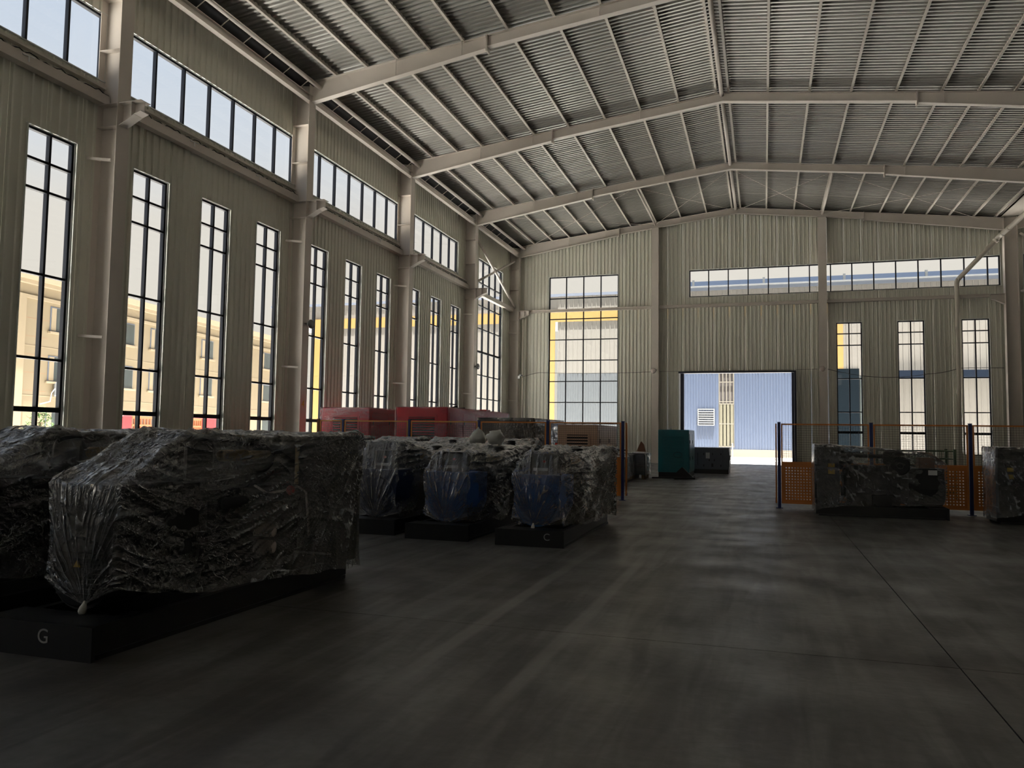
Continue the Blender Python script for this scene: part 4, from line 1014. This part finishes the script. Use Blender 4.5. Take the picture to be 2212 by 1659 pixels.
mb = MB(); mb.box(.32, .60, -.882, -.876, .45, .85); mb.build('inner_door', 'canopy_grey', pn)
mb = MB(); mb.box(.2, .28, -.886, -.876, .28, .42); mb.build('vent', 'black', pn)
mb = MB(); mb.box(-.35, -.33, -.86, -.848, .35, .85); mb.build('seam', 'black', gy)
# cable lying over the teal box
mb = MB(); mb.tube([(-1.6+.15*math.cos(a), -16.03, .82+.10*math.sin(a)) for a in [i*.5 for i in range(13)]], .006, 5); tag(mb.build('cable_loop', 'rubber', smooth=True), 'small black cable loop hanging on the teal box front', 'cable')
# folded triangular lifting frame on the floor
t = thing('tow_frame', 'black triangular steel plate with bars lying in front of the teal box', 'frame', (-1.35, -17.0, 0))
mb = MB(); mb.prism([(-.42, .02), (.42, .02), (.0, .42)], 'y', -.02, .02); recalc(mb.build('triangle_plate', 'black', t))
for a, b in (((-1.0, -.45, .04), (.35, -.1, .05)), ((-.2, -.7, .04), (.45, -.25, .05)), ((.42, -.3, .05), (.5, .6, .06))):
    mb = MB(); mb.bar(a, b, .09, .05); mb.build('bar', 'black', t)
mb = MB(); mb.cyl((.42, -.1, .05), (.42, .1, .05), .05, n=10); mb.build('wheel', 'rubber', t)
# wrapped engines and pallets left of the teal box
for i, (x, y, hgt, l) in enumerate(((-3.25, -20.1, .82, 'film wrapped dark blue crate nearest the left fence end'), (-3.35, -18.5, .86, 'film wrapped blue crate in the middle beside the teal box'), (-2.95, -17.3, .90, 'film wrapped blue crate with bright edge next to the teal box'))):
    t = thing('wrapped_crate', l, 'crate', (x, y, 0))
    mb = MB(); mb.bbox(-.42, .42, -.5, .5, .14, hgt-.04, .04); mb.build('crate_body', 'canopy_grey' if i else 'navy', t)
    for sx in (-.4, 0, .34):
        mb = MB(); mb.box(sx-.05, sx+.05, -.55, .55, 0, .14); mb.build('runner', 'black' if i == 0 else 'wood', t)
    o = wrap_box(x-.46, x+.46, y-.54, y+.54, .12, hgt, t, 'film', .045, 5+i)
    mb = MB(); mb.tube([(.44, -.52, .1), (.45, -.54, hgt-.08), (.38, -.5, hgt), (.0, -.5, hgt+.01)], .025, 8); mb.build('white_edge_tube', 'white', t, smooth=True)
t = thing('open_carton', 'cyan carton standing on the wrapped crate by the fence end', 'box', (-3.42, -20.2, .87))
mb = MB(); mb.box(-.22, .12, -.2, .2, -.01, .33); mb.build('body', 'cyan', t); mb = MB(); mb.bar((.12, -.2, .33), (.2, -.2, .24), .3, .01, (0, 1, 0)); mb.build('flap', 'cyan', t)
mb = MB(); mb.box(-.08, -.04, -.206, -.2, .12, .18); mb.build('hand_hole', 'black', t)
t = thing('parts_heap', 'dark jumbled parts heaped on the wrapped crate beside the teal box', 'parts', (-3.3, -18.4, .88))
for i in range(7):
    a = random.uniform(0, 3); mb = MB(); x = random.uniform(-.35, .35); mb.bar((x-.18*math.cos(a), -.3, .03+.02*i), (x+.18*math.cos(a), .2, .05+.03*random.random()+.015*i), .07, .05); mb.build('part', random.choice(['black', 'card', 'grey_pl']), t)
mb = MB(); mb.prism([(-.16, 0), (.16, 0), (.10, .25), (0, .36), (-.08, .2)], 'y', -.06, .06); o = recalc(mb.build('hood', 'card', None, loc=(-2.75, -17.3, .94))); tag(o, 'brown pointed hood lying on the crate next to the teal box', 'hood')

# ------------------------------------------------------------------ outdoors
mb = MB(); mb.box(-90, 90, .5, 90, -.3, -.03); mb.box(-90, -13.75, -120, .5, -.3, -.03); mb.box(40.3, 90, -120, .5, -.3, -.03); mb.box(-13.75, 40.3, -120, -79.0, -.3, -.03)
gr_ = mb.build('ground', 'concrete_out'); gr_['kind'] = 'structure'
YF = 14.0
t = thing('factory_building', 'pale grey clad factory hall with yellow bands seen through the end wall windows', 'building', (0, YF, 0))
def fbox(name, m, x0, x1, z0, z1, d=.0, th=.2, **kw): mb = MB(); mb.box(x0, x1, -d, -d+th, z0, z1); return mb.build(name, m, t, **kw)
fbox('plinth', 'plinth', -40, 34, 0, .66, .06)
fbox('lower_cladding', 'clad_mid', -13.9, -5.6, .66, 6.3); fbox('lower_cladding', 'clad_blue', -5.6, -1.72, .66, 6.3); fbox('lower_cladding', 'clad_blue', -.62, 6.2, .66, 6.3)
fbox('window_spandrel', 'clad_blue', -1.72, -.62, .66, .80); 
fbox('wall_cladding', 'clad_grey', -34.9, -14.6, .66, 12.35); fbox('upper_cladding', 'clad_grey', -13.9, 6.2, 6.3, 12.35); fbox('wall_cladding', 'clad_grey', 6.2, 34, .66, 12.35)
def ribs(m, x0, x1, z0, z1, pitch, parent_name, d=.035):
    mb = MB(); n = int((x1-x0)/pitch)
    for i in range(n):
        x = x0+(i+.5)*pitch; mb.add([(x-.045,0,z0),(x+.045,0,z0),(x+.045,0,z1),(x-.045,0,z1),(x-.02,-d,z0),(x+.02,-d,z0),(x+.02,-d,z1),(x-.02,-d,z1)], [(0,3,7,4),(1,5,6,2),(4,7,6,5)])
    mb.build(parent_name, m, t, kind='stuff')
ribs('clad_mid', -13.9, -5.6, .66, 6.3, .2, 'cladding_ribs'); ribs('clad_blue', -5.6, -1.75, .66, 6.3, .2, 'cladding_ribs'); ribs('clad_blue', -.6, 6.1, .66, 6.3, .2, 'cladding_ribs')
ribs('clad_grey', -34.8, -14.7, .66, 12.3, .36, 'cladding_ribs'); ribs('clad_grey', -13.9, 6.2, 6.3, 12.3, .36, 'cladding_ribs'); ribs('clad_grey', 6.8, 33, .66, 12.3, .36, 'cladding_ribs')
for a, b in ((-35.75, -34.85), (-14.65, -14.1), (6.25, 6.75)): fbox('yellow_band', 'clad_yellow', a, b, .66, 11.2, .10, .12)
fbox('yellow_band', 'clad_yellow', -34.85, 6.25, 10.35, 11.2, .09, .12)
fbox('eaves_trim', 'canopy_grey', -40, -6.6, 12.35, 12.55, .12, .5)
fbox('white_gutter', 'out_white', -6.6, 34, 12.58, 12.68, .25, .3); fbox('eaves_trim', 'canopy_grey', -6.6, 34, 12.35, 12.58, .04, .2)
mb = MB(); mb.add([(-6.6,.1,12.7),(34,.1,12.7),(34,10,15.0),(-6.6,10,15.0),(-6.6,.1,12.3),(34,.1,12.3),(34,10,12.3),(-6.6,10,12.3)], [(0,1,2,3),(4,7,6,5),(0,4,5,1),(1,5,6,2),(2,6,7,3),(3,7,4,0)]); mb.build('roof', 'roof_blue', t)
for x in (-3.6, 1.4, 6.8, 12.0, 17.2): fbox('gutter_post', 'clad_mid', x, x+.16, 12.68, 13.15, .1, .12)
mb = MB(); mb.box(-40, -6.6, .1, 10, 11, 12.4); mb.build('rear_block', 'clad_grey', t)
lv = None
mb = MB()
for a, b, c, d in ((-3.22, -2.0, 2.36, 2.44), (-3.22, -2.0, 3.52, 3.60), (-3.22, -3.14, 2.44, 3.52), (-2.08, -2.0, 2.44, 3.52)): mb.box(a, b, -.14, -.02, c, d)
lv = mb.build('wall_vent', 'out_white', t)
for i in range(6): mb = MB(); z = 2.54+i*.165; mb.bar((-3.14, -.09, z), (-2.08, -.09, z), .13, .03, (0, .6, 1)); mb.build('vent_slat', 'out_white', lv)
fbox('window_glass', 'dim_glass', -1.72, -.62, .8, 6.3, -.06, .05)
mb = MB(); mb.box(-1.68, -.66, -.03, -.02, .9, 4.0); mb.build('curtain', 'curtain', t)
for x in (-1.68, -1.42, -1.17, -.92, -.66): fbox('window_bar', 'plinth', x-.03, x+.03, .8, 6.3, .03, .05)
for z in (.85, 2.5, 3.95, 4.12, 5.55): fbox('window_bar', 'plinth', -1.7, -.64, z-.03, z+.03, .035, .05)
fbox('gate_leaf', 'gate_dark', 6.22, 7.75, .1, 6.42, .16, .08); fbox('gate_leaf', 'glass_dk', 7.8, 8.0, .1, 5.9, .08, .06)
fbox('door_canopy', 'roof_blue', 8.6, 20, 5.74, 6.2, .9, .9)
mb = MB(); mb.box(-9, 9, YF-2.2, YF-.6, -.03, .12); o = mb.build('kerb_step', 'concrete_out'); tag(o, 'low pale concrete step along the factory hall outside the door', 'step')
for k, y in enumerate((3.2, 6.0)):
    mb = MB(); mb.box(-12, 12, y, y+.5, -.03, .02); o = mb.build('drain_cover', 'canopy_grey'); tag(o, ['dark drain strip across the yard just outside the door', 'dark drain strip across the yard further out'][k], 'drain')
mb = MB(); mb.cyl((.35, 0, 0), (.35, 0, .5), .015, n=6)
t2 = thing('standpipe', 'small white standpipe with tap by the factory window outside the door', 'tap', (-.75, YF-.35, 0))
mb = MB(); mb.cyl((0, 0, .0), (0, 0, 1.1), .03, n=8); mb.build('pipe', 'white', t2); mb = MB(); mb.bar((-.25, 0, 1.0), (0, 0, 1.0), .05, .05); mb.build('tap', 'black', t2)
# street lamp beyond
t2 = thing('street_lamp', 'thin street lamp head showing in the large end window', 'lamp', (-10.2, YF+12, 0))
mb = MB(); mb.cyl((.3, 0, 0), (.3, 0, 15.3), .06, n=8); mb.build('pole', 'grey_pl', t2); mb = MB(); mb.bar((.3, 0, 15.25), (-.5, 0, 15.35), .12, .08); mb.build('lamp_head', 'grey_pl', t2)

# beige office building along the left lane: local x along the facade, local -y towards the hall
ang = math.atan2(.99, -.13)
b = thing('office_building', 'beige rendered office building with small windows outside the left windows', 'building', (-30, -19.2, 0), ang)
def bb(name, m, x0, x1, z0, z1, d, th=.3, parent=None): mb = MB(); mb.box(x0, x1, -d, -d+th, z0, z1); return mb.build(name, m, parent or b)
S0, S1 = -22, 25.5
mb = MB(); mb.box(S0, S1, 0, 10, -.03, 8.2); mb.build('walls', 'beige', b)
bb('cornice', 'beige_lt', S0, S1+.3, 8.12, 8.40, .45, .5); bb('cornice_band', 'beige_lt', S0, S1+.2, 7.95, 8.12, .25, .3); bb('frieze', 'beige_lt', S0, S1+.1, 7.32, 7.47, .12, .2)
for s in (-.35, 11.2, -12.5): bb('pilaster', 'beige_lt', s, s+.75, 0, 7.32, .12, .2)
for z in (1.1, 2.95, 5.2): bb('string_course', 'beige_lt', S0, S1, z-.02, z+.02, .02, .05)
for i in range(8):
    for (s0, s1) in ((.5, 1.9), (3.3, 6.6)): bb('render_joint', 'card', s0, s1, .7+i*.82, .712+i*.82, .004, .01)
for s in (-18, -15.5, -9.5, -4.6, -1.6, 1.95, 6.7, 9.4, 14.46, 17.9, 22.1):
    for z0, z1 in ((5.98, 7.15), (3.65, 4.85), (1.1, 2.4)):
        f = bb('window', 'canopy_grey', s, s+1.3, z0, z1, .03, .1)
        bb('pane', 'glass_dk', s+.38, s+1.26, z0+.05, z1-.05, .045, .02, f); bb('casement', 'beige_lt', s+.05, s+.34, z0+.05, z1-.05, .05, .02, f)
        bb('sill', 'beige_lt', s-.12, s+1.42, z0-.09, z0, .16, .2, f)
a_ = thing('air_conditioner', 'white outdoor air conditioner unit under an office window', 'air conditioner', b.location, ang)
a_.location = b.matrix_basis @ Vector((2.3, -.40, 3.02))
mb = MB(); mb.bbox(0, .85, -.02, .33, 0, .60, .02); mb.build('casing', 'out_white', a_); mb = MB(); mb.lathe((.58, -.03, .3), (0, -1, 0), [(0, .22), (.02, .22), (.02, .19), (.01, .05), (.02, .03)], 20); mb.build('fan_grille', 'grey_pl', a_)
mb = MB(); mb.bar((.1, .33, -.02), (.1, 0, -.02), .04, .04); mb.bar((.75, .33, -.02), (.75, 0, -.02), .04, .04); mb.build('wall_bracket', 'white', a_)
mb = MB(); mb.tube([(0, .25, .3), (-.15, .28, .1), (-.2, .3, -.3), (-.8, .31, -.45)], .02, 6); mb.build('pipe', 'white', a_)
# small tree
t = thing('young_tree', 'young bright green tree in the lane outside the nearest left window', 'tree', (-25.2, -22.0, 0))
mb = MB(); mb.tube([(0, 0, 0), (.03, .02, .8), (0, 0, 1.7)], .04, 7); mb.build('trunk', 'bark', t)
for i in range(8):
    an = i*2.4; mb = MB(); mb.tube([(0, 0, .8+.1*i), (.45*math.cos(an), .45*math.sin(an), 1.1+.12*i)], .012, 5); mb.build('branch', 'bark', t)
mb = MB(); rnd = random.Random(3)
for i in range(900):
    an = rnd.random()*6.28; h = rnd.random(); r = (1-h*.8)*1.0*math.sqrt(rnd.random()); p = Vector((r*math.cos(an), r*math.sin(an), .75+h*1.5)); q = Vector((rnd.uniform(-1, 1), rnd.uniform(-1, 1), rnd.uniform(-.4, .4))).normalized()*.09; s = q.cross(Vector((0, 0, 1))).normalized()*.03
    mb.add([p-q, p+s, p+q, p-s], [(0, 1, 2, 3)])
mb.build('leaves', 'leaf', t, kind='stuff')
# red and orange transport frames in the lane
for i, (y, l) in enumerate(((-23.3, 'red cab with orange slatted cage parked in the lane, seen through the second window'), (-18.95, 'red box beside orange cage in the lane, seen through the third window'))):
    t = thing('cage_trailer', l, 'trailer', (-20.4, y, 0))
    rb = (0, .5) if i == 0 else (-.1, 1.1); cg = (.55, 1.9) if i == 0 else (-1.2, -.15)
    mb = MB(); mb.bbox(-.6, .4, rb[0], rb[1], .7, 1.97, .04); mb.build('red_body', 'out_red', t)
    mb = MB(); mb.box(-.6, .4, min(rb[0], cg[0]), max(rb[1], cg[1]), .4, .7); mb.build('chassis', 'out_white', t)
    for k in range(3):
        z = .85+k*.37; mb = MB(); mb.box(.3, .34, cg[0], cg[1], z, z+.07); mb.build('cage_rail', 'out_orange', t)
    mb = MB(); mb.box(.3, .34, cg[0], cg[1], 1.86, 1.95); mb.build('cage_rail', 'out_orange', t)
    n = 9
    for k in range(n+1):
        y_ = cg[0]+(cg[1]-cg[0])*k/n; mb = MB(); mb.box(.28, .32, y_-.035, y_+.035, .7, 1.95); mb.build('cage_bar', 'out_orange', t)
    mb = MB(); mb.box(-.1, .0, cg[0], cg[1], .7, 1.9); mb.build('pale_load', 'plinth', t)
    for yy in (min(rb[0], cg[0])+.3, max(rb[1], cg[1])-.3):
        mb = MB(); mb.lathe((.35, yy, .33), (1, 0, 0), [(0, .33), (.1, .33), (.12, .2)], 18); mb.build('wheel', 'rubber', t)
t = thing('red_bucket', 'dark red flared bucket on the sill outside the second left window', 'bucket', (-13.9, -30.12, 1.32))
mb = MB(); mb.box(-.25, .25, -.25, .25, -1.32, 0); mb.build('stand', 'plinth', t)
mb = MB(); mb.lathe((0, 0, 0), (0, 0, 1), [(0, .09), (.02, .10), (.16, .165), (.18, .17), (.18, .14), (.1, .1)], 16); mb.build('shell', 'redp', t, smooth=True)
